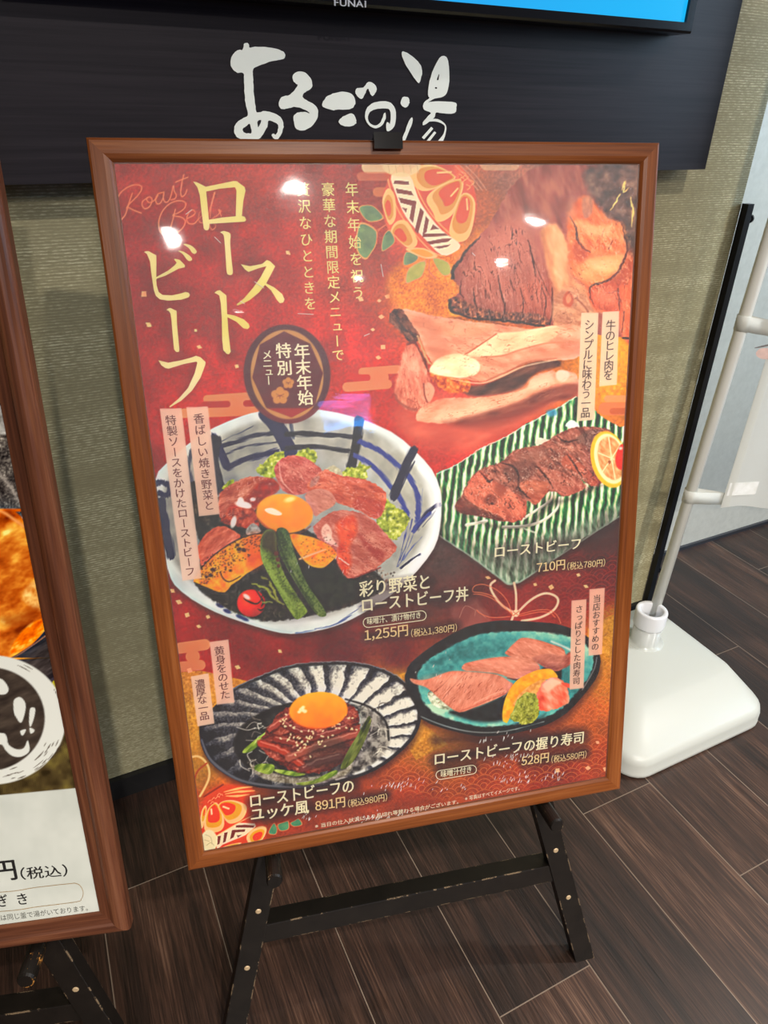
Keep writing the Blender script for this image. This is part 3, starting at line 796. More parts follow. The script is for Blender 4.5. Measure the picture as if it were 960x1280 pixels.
for px, py, c in pts:
    wgt = 1.0 / ((X - px) ** 2 + (Y - py) ** 2 + 260.0) ** 1.7
    num += wgt[..., None] * np.array(c, float); den += wgt
cv.C = num / den[..., None]
cloud = fbm(X, Y, 26, 1, 4); fine = fbm(X, Y, 2.2, 5, 2)
cv.C *= (0.86 + 0.22 * cloud + 0.08 * (fine - 0.5) * 2)[..., None]
def soft_band(x, y): return np.clip((y - 700) / 30, 0, 1)

def waves(poly, line_c, w=31.0, alpha=0.6, soft=8):
    """overlapping wave-scale pattern"""
    def field(x, y):
        h = w * 0.30; best = np.full(x.shape, np.nan)
        yy = y + 0.16 * (x - 640)
        j0 = int(np.floor(yy.min() / h)) - 1; j1 = int(np.ceil(yy.max() / h)) + 4
        for j in range(j0, j1):
            ox = (j % 2) * w / 2
            cx = np.round((x - ox) / w) * w + ox; cy = j * h
            r = np.hypot(x - cx, (yy - cy) * 1.08) / (w / 2)
            best = np.where(r < 1, r, best)
        ph = (best * 3.0) % 1.0
        return np.clip(1.2 - np.abs(np.nan_to_num(ph, nan=0.5) - 0.82) * 9, 0, 1)
    cv.poly(poly, line_c, soft=soft, alpha=alpha, smooth=0, clip=field)
waves([(600, 700), (790, 690), (785, 768), (735, 790), (650, 782)], (186, 66, 52), 30, .55)
waves([(520, 905), (600, 930), (700, 905), (752, 835), (778, 800), (770, 965), (660, 985), (560, 1000), (470, 985)], (224, 136, 74), 31, .6)

# gold grounds with a clean upper edge
gold = lambda x, y: ramp(fbm(x, y, 2.4, 31, 3) * .6 + .4 * fbm(x, y, 18, 33), [(0, (150, 100, 24)), (.4, (198, 146, 44)), (.75, (222, 176, 70)), (1, (240, 204, 110))])
cv.poly([(222, 840), (250, 838), (308, 851), (300, 900), (262, 945), (278, 985), (240, 990)], gold, soft=1.0, smooth=0, alpha=.85, clip=lambda x, y: np.clip((965 - y) / 60, 0, 1))
cv.poly([(486, 846), (510, 840), (530, 905), (560, 930), (520, 950), (490, 900)], gold, soft=1.0, smooth=0, alpha=.8)
cv.poly([(735, 786), (769, 769), (790, 765), (785, 900), (742, 905), (728, 870)], gold, soft=1.0, smooth=0, alpha=.75, clip=lambda x, y: np.clip((880 - y) / 70, 0, 1))
cv.poly([(770, 462), (802, 455), (802, 505), (752, 500), (750, 480)], lambda x, y: ramp(fbm(x, y, 3, 35), [(0, (206, 140, 20)), (1, (240, 186, 52))]), soft=2, smooth=0)
waves([(735, 800), (790, 775), (785, 900), (745, 900)], (232, 180, 88), 30, .4, 4)

# bars of cloud
def bar(x0, x1, y0, y1, c, tilt=-.06, alpha=1.0):
    r = (y1 - y0) / 2; yc = (y0 + y1) / 2; xm = (x0 + x1) / 2
    cv.line([(x0 + r, yc - tilt * (xm - x0)), (x1 - r, yc - tilt * (xm - x1))], y1 - y0, c, soft=.7, alpha=alpha)
oc = (210, 134, 94)
bar(254, 345, 491, 501, oc); bar(262, 330, 498, 512, oc, -.03); bar(224, 330, 509, 521, oc, -.03); bar(252, 288, 501.5, 509.5, (178, 32, 34), -.02); bar(304, 340, 500, 508, (178, 34, 36), -.02)
bar(255, 275, 524, 531, (180, 40, 38), 0)
bar(448, 502, 458, 468.5, oc); bar(460, 486, 465, 480, oc); bar(428, 490, 476, 488, oc); bar(441, 463, 468, 476, (196, 50, 42), 0)
bar(218, 263, 801, 815, oc, -.1); bar(232, 250, 812, 829, oc, 0); bar(218, 257, 826, 839, oc, -.06)
tc = (226, 160, 96); bar(755, 805, 494, 503, tc, 0); bar(748, 806, 503, 519, (216, 138, 84), 0); bar(762, 784, 510, 518, (196, 112, 60), 0)
cc = (222, 200, 160); bar(452, 526, 200, 217, cc, 0, .85); bar(600, 650, 196, 213, cc, 0, .5); bar(446, 490, 215, 226, (200, 120, 84), 0, .7); bar(466, 500, 234, 246, (204, 128, 80), 0, .8); bar(476, 490, 224, 238, (204, 128, 80), 0, .8)
# paper confetti
rs = np.random.RandomState(4)
for x, y in [(180, 367.5), (186, 406), (244.5, 413), (249, 433.7), (360, 316), (485, 370), (476.7, 396), (478.8, 433.8), (466, 412), (473, 447), (451, 374), (474, 376), (484, 371), (296, 458), (215.7, 738.6), (223.7, 752.5), (234, 768.7), (248.4, 783), (260, 771), (297, 834), (350, 814), (237, 838), (669, 730.7), (689, 734), (732.5, 733), (723, 718.7), (610, 722), (735, 960), (757, 961.5), (697, 963), (747, 928)]:
    a = rs.rand() * .8; s_ = rs.uniform(2.8, 4.2) * (1.25 if x < 230 else 1); q = rs.uniform(.55, 1)
    P = [(x + s_ * math.cos(a + k * PI / 2) * (1 if k % 2 == 0 else q), y + s_ * math.sin(a + k * PI / 2) * (1 if k % 2 == 0 else q)) for k in range(4)]
    cv.poly(P, (238, 168, 124), soft=.5, smooth=0)

# --- script words
A = T(140, 200, 6.0); sc_c = (226, 128, 94)
for p in [[(50, 310), (45, 280), (80, 230), (150, 190), (210, 190), (222, 220), (190, 270), (130, 330), (108, 362)], [(152, 250), (125, 330), (100, 410), (66, 450)], [(115, 350), (160, 375), (220, 398)],
          [(265, 285), (230, 310), (228, 345), (250, 366), (285, 345), (300, 300), (285, 277), (258, 290), (280, 320), (320, 300), (345, 265)], [(385, 242), (345, 255), (328, 290), (335, 325), (360, 325), (383, 285), (390, 240), (385, 290), (405, 318), (435, 290), (460, 195), (465, 230), (482, 265), (470, 292), (440, 298)],
          [(538, 110), (525, 170), (515, 240), (525, 275), (550, 255), (562, 222)], [(478, 166), (520, 148), (568, 130)],
          [(475, 370), (450, 470), (425, 550)], [(410, 560), (365, 540), (350, 470), (375, 390), (430, 330), (500, 305), (550, 320), (545, 360), (500, 395), (455, 415), (520, 430), (550, 460), (530, 510), (485, 545), (450, 545), (442, 528)],
          [(560, 440), (610, 415), (625, 390), (600, 375), (570, 405), (560, 450), (580, 478), (620, 475), (650, 440), (690, 400), (680, 380), (655, 400), (650, 450), (670, 470), (705, 455), (740, 350), (770, 245)], [(770, 245), (745, 340), (735, 440), (735, 500), (755, 522), (778, 500), (770, 480), (742, 450), (790, 415), (815, 385), (800, 375), (820, 420)]]:
    cv.line(A(*p), 1.5, sc_c, soft=.6, alpha=.95)
# soft dark halo round the big headline
Bq = T(160, 340, 6.0); Dq = T(230, 210, 5.335)
for p, r_ in [(Bq((200, 60), (220, 190), (430, 180)), 22), (Bq((330, 300), (360, 580)), 20), (Bq((280, 690), (520, 660), (430, 900)), 16), (Dq((130, 130), (150, 350), (380, 340)), 14), (Dq((280, 440), (305, 700)), 16), (Dq((250, 850), (280, 1220)), 18), (Dq((400, 660), (560, 650), (480, 830)), 16)]:
    cv.glow(p, r_, (112, 14, 26), .45)

# --- gold dust behind the joint of beef
cv.poly([(486, 345), (520, 320), (580, 312), (600, 290), (600, 380), (580, 412), (520, 396), (494, 384)], lambda x, y: ramp(fbm(x, y, 1.8, 41, 2) * .55 + .45 * fbm(x, y, 20, 42), [(0, (178, 92, 26)), (.5, (216, 140, 46)), (1, (240, 184, 84))]), soft=9, alpha=.95)
cv.poly([(556, 398), (600, 398), (668, 414), (728, 416), (690, 430), (600, 412)], lambda x, y: ramp(fbm(x, y, 2, 43), [(0, (120, 60, 16)), (1, (196, 116, 34))]), soft=2)
# --- embroidered ball, upper middle
K = T(440, 200, 5.333)
ballc = (206, 104, 78)
cv.ell(537, 256, 59, 64, lambda x, y: ramp(fbm(x, y, 14, 12), [(0, (196, 92, 72)), (1, (216, 118, 82))]), soft=1)
leaf = lambda x, y: ramp(fbm(x, y, 9, 77), [(0, (112, 128, 98)), (1, (142, 156, 112))])
leaf2 = lambda x, y: ramp(fbm(x, y, 9, 78), [(0, (168, 164, 86)), (1, (196, 184, 104))])
for L, lc in [([(45, 330), (60, 305), (125, 300), (172, 330), (212, 390), (130, 415), (82, 390)], leaf), ([(40, 440), (85, 418), (165, 470), (162, 560), (130, 620), (88, 665), (30, 600)], leaf), ([(197, 605), (208, 510), (252, 465), (287, 540), (240, 590)], leaf), ([(343, 702), (360, 610), (442, 640), (420, 680)], leaf), ([(358, 822), (378, 720), (492, 668), (470, 770), (420, 800)], leaf2), ([(540, 648), (640, 680), (660, 755), (610, 772), (560, 710)], leaf2)]:
    Q = K(*L); cv.poly(Q, (214, 156, 104), soft=.7); c0_ = np.mean(Q, 0); cv.poly([tuple(c0_ + (np.array(q) - c0_) * .9) for q in Q], lc, soft=.7)
for L in [[(165, 470), (230, 430)], [(492, 668), (500, 640)], [(520, 650), (515, 740), (560, 790)], [(165, 560), (172, 480), (215, 440)]]: cv.line(K(*L), 1.2, (200, 120, 84))
pc, pm, pk = (226, 186, 128), (206, 152, 78), (204, 98, 62)
def petal(Q, core, k1=.78, k2=.5, cc_=(pc, pm, pk)):
    """Q outline; the inner tones shrink towards the petal's root `core`"""
    cr = np.array(core)
    cv.poly(Q, cc_[0], soft=.7)
    cv.poly([tuple(cr + (np.array(q) - cr) * k1) for q in Q], cc_[1], soft=.7)
    cv.poly([tuple(cr + (np.array(q) - cr) * k2) for q in Q], cc_[2], soft=.7)
petal(K((385, 105), (400, 60), (450, 36), (560, 36), (690, 110), (640, 150), (520, 203), (450, 200), (400, 155)), K((640, 110))[0], .82, .62)
petal(K((497, 275), (520, 220), (600, 165), (722, 125), (740, 190), (690, 330), (640, 390), (570, 412), (540, 350)), K((690, 165))[0], .8, .58)
petal(K((650, 490), (660, 410), (722, 240), (780, 225), (822, 290), (805, 440), (765, 530), (690, 545)), K((745, 270))[0], .8, .55)
petal(K((203, 260), (240, 188), (285, 240), (292, 380), (250, 432), (214, 340)), K((235, 330))[0], .7, .45)
petal(K((258, 470), (300, 408), (370, 412), (437, 540), (400, 592), (350, 572), (290, 512)), K((300, 505))[0], .76, .48)
petal(K((360, 590), (480, 588), (572, 640), (500, 658), (400, 622)), K((470, 620))[0], .7, .1, (pc, (216, 160, 70), (216, 160, 70)))
for L in [[(570, 85), (660, 80)], [(660, 240), (705, 190)], [(765, 260), (770, 330)]]: cv.line(K(*L), 2.2, pc)
for cx_, cy_ in [(725, 110), (740, 130), (760, 115), (775, 180), (800, 150), (745, 95)]: cv.ell(*K((cx_, cy_))[0], 2.4, 3.4, pk, soft=.6); cv.line(K((cx_ - 12, cy_ - 16), (cx_ + 14, cy_), (cx_ - 6, cy_ + 18)), .8, pc)
for dx in (0, 35, 70): cv.line(K((690 + dx, 40), (760 + dx, 110), (840 + dx * .8, 200)), .8, (222, 172, 140), alpha=.8)
cv.poly(K((262, 100), (380, 95), (440, 250), (500, 350), (600, 470), (705, 545), (720, 580), (690, 610), (600, 635), (480, 520), (360, 380), (290, 220)), (228, 208, 180), soft=.7)
mr = (142, 58, 54)
for L in [[(285, 135), (378, 143), (382, 165), (276, 160)], [(293, 190), (395, 208), (412, 238), (298, 220)], [(310, 250), (430, 275), (407, 420), (383, 390), (398, 305), (325, 285)], [(333, 318), (368, 322), (360, 352)], [(455, 318), (480, 345), (440, 492), (418, 470)], [(492, 372), (513, 400), (497, 480), (470, 500)], [(476, 490), (620, 488), (642, 505), (468, 515)], [(540, 428), (582, 460), (522, 466)], [(498, 545), (600, 525), (665, 523), (640, 545), (520, 563)], [(543, 580), (655, 563), (640, 578), (582, 592)]]:
    cv.poly(K(*L), mr, soft=.5, smooth=0)
cv.line(K((240, 130), (255, 190), (310, 340), (400, 470), (520, 600), (600, 640)), 1.0, pc); cv.line(K((395, 100), (470, 270), (560, 400), (700, 535)), 1.0, pc)
cv.ell(502, 206, 24, 15, cc, soft=1, alpha=.9)
for k in range(5): cv.line([(484 + k * 9, 200), (487 + k * 9, 216)], .7, (204, 178, 138))

# --- the joint
J = T(560, 200, 4.0)
def meat(seed, stops, sc=7, ang=80, st=4, fine_=.3):
    return lambda x, y: ramp(np.clip((1 - fine_) * fbm(x, y, sc, seed, 3, ang, st) + fine_ * fbm(x, y, 1.7, seed + 7, 2, ang, 2.5), 0, 1), stops)
cv.poly(J((8, 740), (12, 690), (40, 680), (60, 640), (18, 590), (25, 545), (60, 500), (110, 430), (200, 330), (270, 210), (350, 100), (500, 20), (960, 10), (965, 900), (880, 890), (720, 868), (600, 838), (480, 828), (300, 803), (130, 790), (40, 765)), lambda x, y: ramp(fbm(x, y, 9, 51, 3, 75, 3), [(0, (132, 66, 54)), (.5, (164, 92, 78)), (1, (190, 122, 100))]), soft=.9, smooth=2, wob=.9)
cv.poly(J((40, 520), (120, 430), (260, 430), (420, 420), (500, 560), (525, 640), (522, 820), (300, 800), (140, 780), (60, 640)), meat(53, [(0, (112, 52, 42)), (.45, (150, 80, 66)), (1, (184, 116, 98))], 6, 78, 4), soft=7)
cv.poly(J((480, 600), (530, 620), (522, 822), (440, 820), (380, 800), (360, 640)), meat(54, [(0, (128, 50, 36)), (.5, (172, 84, 60)), (1, (206, 128, 100))], 4, 82, 6), soft=8, alpha=.8)
cv.poly(J((140, 450), (270, 330), (360, 280), (430, 330), (430, 520), (300, 520), (160, 560)), meat(55, [(0, (160, 92, 82)), (1, (196, 136, 118))], 9, 30, 2), soft=14, alpha=.6)
cv.poly(J((8, 745), (14, 690), (60, 690), (140, 730), (280, 760), (460, 770), (500, 825), (300, 803), (130, 790), (40, 765)), lambda x, y: ramp(fbm(x, y, 3, 57, 3), [(0, (46, 24, 20)), (.4, (104, 58, 46)), (.7, (150, 88, 66)), (1, (206, 134, 90))]), soft=1.6, wob=1)
cv.poly(J((60, 560), (200, 350), (420, 300), (500, 560), (515, 760), (300, 750), (110, 720)), (226, 150, 128), soft=16, alpha=.48)
cv.line(J((10, 700), (14, 750), (60, 772), (140, 792), (300, 806), (480, 830)), [2.5, 3, 2, 3, 2.5], (34, 18, 16), soft=.8, wob=1)
cv.line(J((25, 590), (28, 545), (62, 500), (112, 430), (160, 385)), [4, 5, 3, 2.5, .6], (54, 26, 24), soft=1, wob=1.2)
for L, wdt in [([(250, 575), (262, 650), (285, 730), (275, 790)], 2.4), ([(128, 640), (132, 700), (148, 755)], 2.2), ([(360, 640), (378, 720), (365, 810)], 1.8), ([(400, 400), (420, 480), (440, 585)], 2.6), ([(312, 600), (330, 660)], 1.2), ([(470, 640), (490, 700), (478, 790)], 1.6), ([(440, 650), (452, 710)], 1.2), ([(66, 600), (60, 660), (80, 690)], 1.6), ([(205, 600), (212, 650)], 1.0), ([(520, 640), (524, 760), (510, 825)], 3.2), ([(420, 480), (470, 600)], 1.4)]:
    cv.line(J(*L), [wdt * .4, wdt, wdt * .5], (76, 30, 26), soft=.7, alpha=.85, wob=.8)
for k in range(60):
    x = rs.uniform(60, 500); y = rs.uniform(520, 780); l = rs.uniform(15, 50)
    cv.line(J((x, y), (x + rs.uniform(0, 10), y + l)), rs.uniform(.5, 1.1), [(214, 150, 128), (110, 50, 42), (222, 170, 150)][k % 3], soft=.5, alpha=.45)
cv.poly(J((465, 345), (540, 320), (600, 420), (610, 540), (640, 600), (700, 650), (740, 740), (720, 868), (600, 838), (530, 832), (528, 650), (500, 560), (478, 450)), lambda x, y: ramp(fbm(x, y, 8, 61, 3, 70, 2.5), [(0, (196, 134, 96)), (.5, (222, 166, 122)), (1, (238, 196, 152))]), soft=3, wob=1)
cv.poly(J((530, 690), (600, 640), (690, 680), (740, 760), (720, 866), (540, 830)), meat(62, [(0, (176, 112, 86)), (.5, (206, 154, 120)), (1, (232, 190, 156))], 6, 20, 1.5), soft=5, alpha=.8)
cv.poly(J((575, 690), (600, 655), (628, 690), (615, 735), (580, 725)), (196, 110, 78), soft=1.6); cv.poly(J((590, 690), (606, 670), (616, 700), (598, 718)), (224, 154, 112), soft=1.4)
orange = [(0, (190, 92, 50)), (.45, (220, 128, 78)), (1, (240, 170, 116))]
cv.poly(J((600, 270), (680, 180), (780, 260), (880, 320), (960, 340), (960, 890), (880, 885), (850, 760), (740, 760), (690, 640), (610, 560), (600, 430)), meat(63, orange, 9, 60, 2, .25), soft=4, wob=1.2)
cv.poly(J((660, 510), (760, 480), (880, 470), (860, 560), (800, 602), (720, 610), (670, 570)), meat(64, [(0, (226, 148, 92)), (1, (246, 190, 132))], 10, 10, 2, .15), soft=5)
cv.poly(J((645, 380), (640, 300), (760, 330), (870, 310), (885, 440), (800, 470), (715, 470)), meat(65, [(0, (206, 112, 64)), (.5, (230, 142, 88)), (1, (246, 178, 122))], 7, 65, 2), soft=3)
cv.poly(J((705, 640), (800, 610), (870, 620), (860, 750), (760, 755), (715, 720)), meat(66, [(0, (182, 80, 50)), (1, (222, 130, 92))], 5, 75, 2), soft=3)
cv.poly(J((860, 600), (930, 500), (960, 520), (960, 890), (870, 880)), meat(67, [(0, (196, 92, 56)), (1, (232, 142, 96))], 5, 85, 5), soft=3)
cv.poly(J((670, 200), (700, 180), (725, 200), (718, 270), (680, 290)), meat(68, [(0, (176, 116, 90)), (1, (230, 170, 130))], 4, 80, 3), soft=2)
cv.poly(J((700, 40), (960, 20), (960, 460), (915, 470), (890, 400), (880, 320), (800, 285), (740, 210), (690, 130)), lambda x, y: ramp(fbm(x, y, 11, 69, 4), [(0, (66, 48, 44)), (.5, (112, 82, 72)), (1, (164, 126, 106))]), soft=5, alpha=.95, wob=2)  # dark top right of the joint; glare haze put into its lifted tones
for L, wdt in [([(608, 280), (640, 340), (650, 400), (680, 440), (712, 460)], 3), ([(870, 320), (884, 380), (897, 440), (862, 540), (800, 602), (720, 628), (708, 660), (724, 720)], 3), ([(780, 345), (768, 380)], 2.4), ([(822, 405), (800, 450)], 1.6), ([(850, 640), (858, 750)], 2), ([(880, 760), (870, 860)], 2)]:
    cv.line(J(*L), [.8, wdt, .8], (84, 36, 28), soft=.8, wob=1, alpha=.9)
cv.line(J((640, 690), (700, 760), (705, 870)), 2, (150, 82, 62), soft=1.2, alpha=.7)
for L in [[(870, 150), (885, 110), (880, 160), (905, 140)], [(915, 190), (925, 260), (918, 330)], [(860, 170), (840, 210), (810, 250)]]: cv.line(J(*L), [1, 2.2, .6], (238, 198, 128), soft=.7, wob=1)
cv.cracks(J((60, 560), (200, 380), (300, 330), (430, 400), (520, 640), (520, 800), (300, 780), (140, 740)), 80, 5, 5, .035, (84, 34, 30), .75, 410)
cv.cracks(J((60, 560), (200, 380), (300, 330), (430, 400), (520, 640), (520, 800), (300, 780), (140, 740)), 75, 3, 3.2, .05, (216, 158, 138), .45, 417)
for Q_, c_, s_, al_ in [(J((650, 300), (740, 330), (820, 325), (790, 380), (690, 370)), (252, 208, 160), 5, .55), (J((690, 500), (800, 490), (850, 520), (760, 560)), (252, 216, 168), 6, .55), (J((640, 400), (700, 460), (660, 520), (620, 470)), (176, 84, 52), 5, .5), (J((800, 600), (880, 520), (900, 440), (930, 480), (900, 620)), (168, 76, 50), 6, .5), (J((730, 660), (820, 640), (850, 700), (760, 730)), (236, 160, 124), 6, .5), (J((620, 190), (640, 260), (600, 300), (590, 230)), (208, 150, 122), 6, .6), (J((500, 380), (560, 360), (590, 480), (560, 600), (520, 500)), (246, 208, 164), 6, .45)]:
    cv.poly(Q_, c_, soft=s_, alpha=al_)
cv.cracks(J((620, 280), (760, 300), (880, 320), (930, 500), (920, 860), (720, 740), (610, 560)), 70, 3, 6, .03, (130, 56, 36), .6, 420)
cv.cracks(J((620, 280), (760, 300), (880, 320), (930, 500), (920, 860), (720, 740), (610, 560)), 60, 3, 4, .05, (250, 200, 152), .5, 431)
cv.cracks(J((530, 640), (690, 660), (740, 760), (720, 860), (540, 830)), 20, 1.5, 6, .04, (150, 92, 70), .6, 441)
cv.line(J((876, 890), (930, 893)), 2.6, (40, 20, 18)); cv.line(J((540, 836), (720, 870)), 2.2, (70, 36, 26), soft=1, wob=1)
# --- carved slices below
S = T(470, 370, 3.556)
cv.poly(S((90, 540), (130, 470), (300, 440), (520, 470), (700, 430), (900, 380), (905, 450), (820, 470), (700, 560), (560, 640), (380, 690), (160, 640)), lambda x, y: ramp(fbm(x, y, 12, 70, 3, -12, 3), [(0, (190, 84, 66)), (1, (224, 128, 100))]), soft=16, alpha=.9)
cv.poly(S((80, 420), (100, 330), (130, 225), (190, 230), (230, 330), (240, 470), (170, 515), (110, 480)), meat(71, [(0, (190, 100, 78)), (.5, (220, 144, 116)), (1, (240, 186, 156))], 6, 80, 2), soft=2.6, wob=1)
cv.line(S((85, 440), (100, 470), (150, 500), (180, 505)), 3, (158, 78, 62), soft=1.5, alpha=.8)
pink = [(0, (206, 138, 106)), (.5, (228, 170, 138)), (1, (242, 200, 168))]
cv.poly(S((178, 545), (200, 500), (300, 455), (450, 452), (560, 436), (660, 412), (700, 355), (780, 332), (800, 340), (820, 330), (890, 350), (905, 420), (800, 450), (640, 500), (480, 548), (330, 565), (220, 562)), meat(72, pink, 8, -14, 3, .2), soft=1.5, wob=1)
cv.poly(S((800, 340), (830, 328), (860, 345), (840, 380), (805, 372)), (238, 206, 182), soft=2)
cv.poly(S((380, 545), (480, 515), (640, 470), (720, 430), (800, 400), (905, 390), (905, 450), (780, 470), (650, 520), (480, 560), (360, 570)), lambda x, y: ramp(fbm(x, y, 6, 73, 3, -16, 3), [(0, (122, 58, 46)), (1, (180, 100, 78))]), soft=3.5, alpha=.9)
cv.poly(S((380, 400), (480, 395), (620, 330), (700, 290), (810, 285), (815, 312), (740, 330), (690, 360), (640, 412), (520, 440), (410, 442)), lambda x, y: ramp(fbm(x, y, 6, 74, 3, -20, 3), [(0, (82, 46, 38)), (1, (142, 90, 70))]), soft=2.5)
cv.poly(S((238, 345), (262, 330), (300, 352), (390, 360), (420, 390), (410, 425), (340, 432), (300, 415), (262, 385)), lambda x, y: ramp(fbm(x, y, 4, 75, 3), [(0, (166, 66, 30)), (.5, (214, 120, 48)), (1, (240, 168, 84))]), soft=1.5, wob=1.2)
cv.poly(S((112, 62), (240, 85), (400, 110), (560, 128), (690, 148), (800, 130), (910, 140), (908, 262), (820, 285), (700, 290), (620, 318), (560, 352), (460, 382), (420, 372), (340, 362), (250, 300), (195, 190)), meat(76, pink, 9, 12, 3, .18), soft=1.2, wob=.8)
cv.poly(S((112, 64), (240, 86), (400, 112), (520, 130), (430, 180), (250, 160)), meat(77, [(0, (214, 150, 112)), (1, (238, 186, 150))], 7, 12, 3), soft=4, alpha=.7)
cv.poly(S((408, 262), (440, 235), (530, 170), (640, 158), (800, 132), (808, 170), (760, 205), (640, 235), (560, 262), (470, 270)), meat(78, [(0, (228, 188, 150)), (.5, (240, 212, 176)), (1, (248, 228, 198))], 9, -14, 3, .15), soft=1.5)
cv.line(S((395, 260), (440, 232), (535, 168)), 1.6, (196, 124, 92), soft=.8); cv.line(S((470, 272), (560, 266), (640, 240), (760, 210), (900, 205)), [2, 1.6, .8], (204, 144, 110), soft=1)
cv.poly(S((238, 338), (262, 290), (310, 262), (380, 258), (430, 275), (462, 305), (448, 345), (400, 362), (320, 360)), meat(79, [(0, (222, 190, 150)), (.5, (240, 220, 184)), (1, (248, 236, 210))], 8, 0, 2, .12), soft=1.6)
cv.line(S((500, 372), (600, 330), (680, 292), (800, 278)), [1.5, 3, 1.5], (176, 106, 78), soft=1.2, alpha=.8)
cv.poly(S((58, 88), (82, 60), (112, 58), (150, 110), (190, 168), (182, 200), (150, 208), (110, 160), (62, 118)), lambda x, y: ramp(fbm(x, y, 3, 80, 3, 50, 2), [(0, (62, 30, 26)), (.5, (112, 62, 48)), (1, (160, 100, 78))]), soft=1, wob=1)
cv.line(S((185, 180), (205, 230), (230, 290), (245, 305)), [2, 3.5, 2], (206, 164, 120), soft=1, wob=1); cv.line(S((190, 235), (215, 290), (232, 330)), [1.5, 3, 1.5], (120, 62, 42), soft=1, wob=1)
cv.line(S((140, 215), (170, 205), (190, 235)), [2, 4, 1], (128, 56, 46), soft=1)
cv.poly(S((215, 395), (240, 385), (262, 420), (240, 470), (218, 450)), (224, 168, 138), soft=1.5); cv.line(S((212, 390), (216, 440), (228, 472)), 1.6, (150, 74, 56), soft=.9)

for Q_, c_, s_, al_ in [(S((260, 560), (480, 520), (660, 440), (760, 380), (700, 380), (560, 440), (330, 470)), (250, 214, 184), 5, .5), (S((150, 110), (240, 100), (330, 230), (260, 290), (200, 180)), (198, 126, 96), 6, .45), (S((600, 300), (760, 250), (900, 220), (900, 262), (700, 292)), (206, 140, 108), 5, .5), (S((300, 560), (480, 545), (640, 500), (800, 450), (700, 520), (480, 590)), (140, 62, 50), 6, .55), (S((120, 260), (180, 250), (200, 330), (150, 360)), (246, 198, 170), 5, .5), (S((680, 370), (770, 345), (790, 380), (700, 410)), (250, 216, 190), 4, .6)]:
    cv.poly(Q_, c_, soft=s_, alpha=al_)
cv.cracks(S((112, 62), (400, 110), (690, 148), (900, 145), (900, 262), (620, 318), (460, 382), (250, 300)), 12, 3, 6, .03, (176, 104, 78), .5, 450)
cv.cracks(S((200, 500), (450, 460), (700, 400), (900, 350), (900, 420), (640, 490), (330, 560)), -14, 4, 4, .05, (184, 112, 86), .55, 455)
cv.cracks(S((90, 330), (190, 240), (240, 470), (160, 500)), 80, 2, 4, .06, (168, 84, 66), .6, 460)
cv.line(S((330, 366), (460, 388), (560, 356), (660, 312), (800, 284)), [1, 2.4, 1], (250, 226, 190), soft=1, alpha=.7)
# --- leaf-shaped green dish
G = T(540, 500, 3.84)
dish = G((20, 355), (60, 335), (100, 320), (180, 270), (240, 230), (300, 205), (350, 180), (400, 150), (450, 115), (510, 88), (560, 60), (625, 25), (690, -15), (745, 0), (790, 60), (840, 95), (905, 130), (940, 150), (940, 480), (900, 560), (800, 622), (700, 680), (600, 755), (520, 808), (440, 862), (400, 878), (365, 882), (330, 858), (250, 800), (200, 760), (110, 700), (30, 645), (12, 600), (15, 450))
cv.poly([(x + 2, y + 6) for x, y in dish], (50, 26, 28), soft=7, alpha=.7)
def stripes(x, y):
    sx = x + 0.10 * (y - 600) + 2.2 * (fbm(x, y, 14, 82, 2) - .5)
    ph = (sx / 9.6) % 1.0
    tt = 0.5 - 0.5 * np.cos(2 * PI * ph); tt = tt ** 1.3
    n1 = fbm(x, y, 5, 83, 3, 84, 4); n2 = fbm(x, y, 2, 84, 2, 84, 3)
    tt = np.clip(tt * 0.92 + (n1 - .5) * .55 + (n2 - .5) * .3, 0, 1)
    c = ramp(tt, [(0, (26, 66, 44)), (.2, (40, 112, 66)), (.42, (66, 152, 98)), (.6, (150, 190, 130)), (.8, (226, 230, 190)), (1, (244, 244, 220))])
    low = np.clip((y - (666 - .52 * (x - 640) * 0.55)) / 26, 0, 1)[..., None]
    c2 = ramp(np.clip(.35 + tt * .5 + (n2 - .5) * .5, 0, 1), [(0, (70, 74, 62)), (.5, (138, 148, 130)), (1, (206, 212, 196))])
    return c * (1 - low * .75) + c2 * low * .75
cv.poly(dish, stripes, soft=.9, smooth=2, wob=.7)
cv.line(G((20, 355), (100, 320), (180, 270), (240, 230), (350, 180), (400, 150), (510, 88), (560, 60), (625, 25), (690, -15)), 1.2, (226, 232, 206), soft=.6, wob=.8, alpha=.8)
cv.line(G((12, 600), (30, 645), (110, 700), (200, 760), (330, 858), (365, 882), (400, 878), (440, 862), (600, 755), (800, 622), (905, 555)), [1.6, 2, 3, 2, 1.6], (176, 188, 172), soft=.8, alpha=.8)
cv.poly(G((30, 560), (120, 610), (250, 700), (380, 760), (560, 690), (700, 600), (905, 480), (905, 555), (700, 680), (520, 808), (400, 878), (365, 882), (250, 800), (30, 645)), lambda x, y: ramp(fbm(x, y, 6, 86, 3, 70, 2), [(0, (54, 50, 42)), (.5, (132, 142, 122)), (1, (200, 208, 188))]), soft=9, alpha=.45)
for k in range(26):
    x = rs.uniform(120, 620); y = rs.uniform(640, 700); cv.line(G((x, y), (x + rs.uniform(-6, 6), y + rs.uniform(15, 45))), [1.4, .5], (74, 40, 34), soft=.8, alpha=.4)
cv.poly(G((300, 690), (720, 640), (850, 560), (905, 560), (850, 660), (500, 800), (320, 770)), (48, 40, 40), soft=16, alpha=.35)
cv.poly(G((640, 125), (670, 95), (705, 120), (700, 140)), (232, 232, 220), soft=.8); cv.poly(G((500, 215), (510, 180), (560, 190), (620, 175), (600, 200)), (226, 224, 206), soft=.9)
cv.poly(G((550, 55), (590, 45), (600, 70), (565, 80)), (70, 150, 180), soft=2.5, alpha=.8)
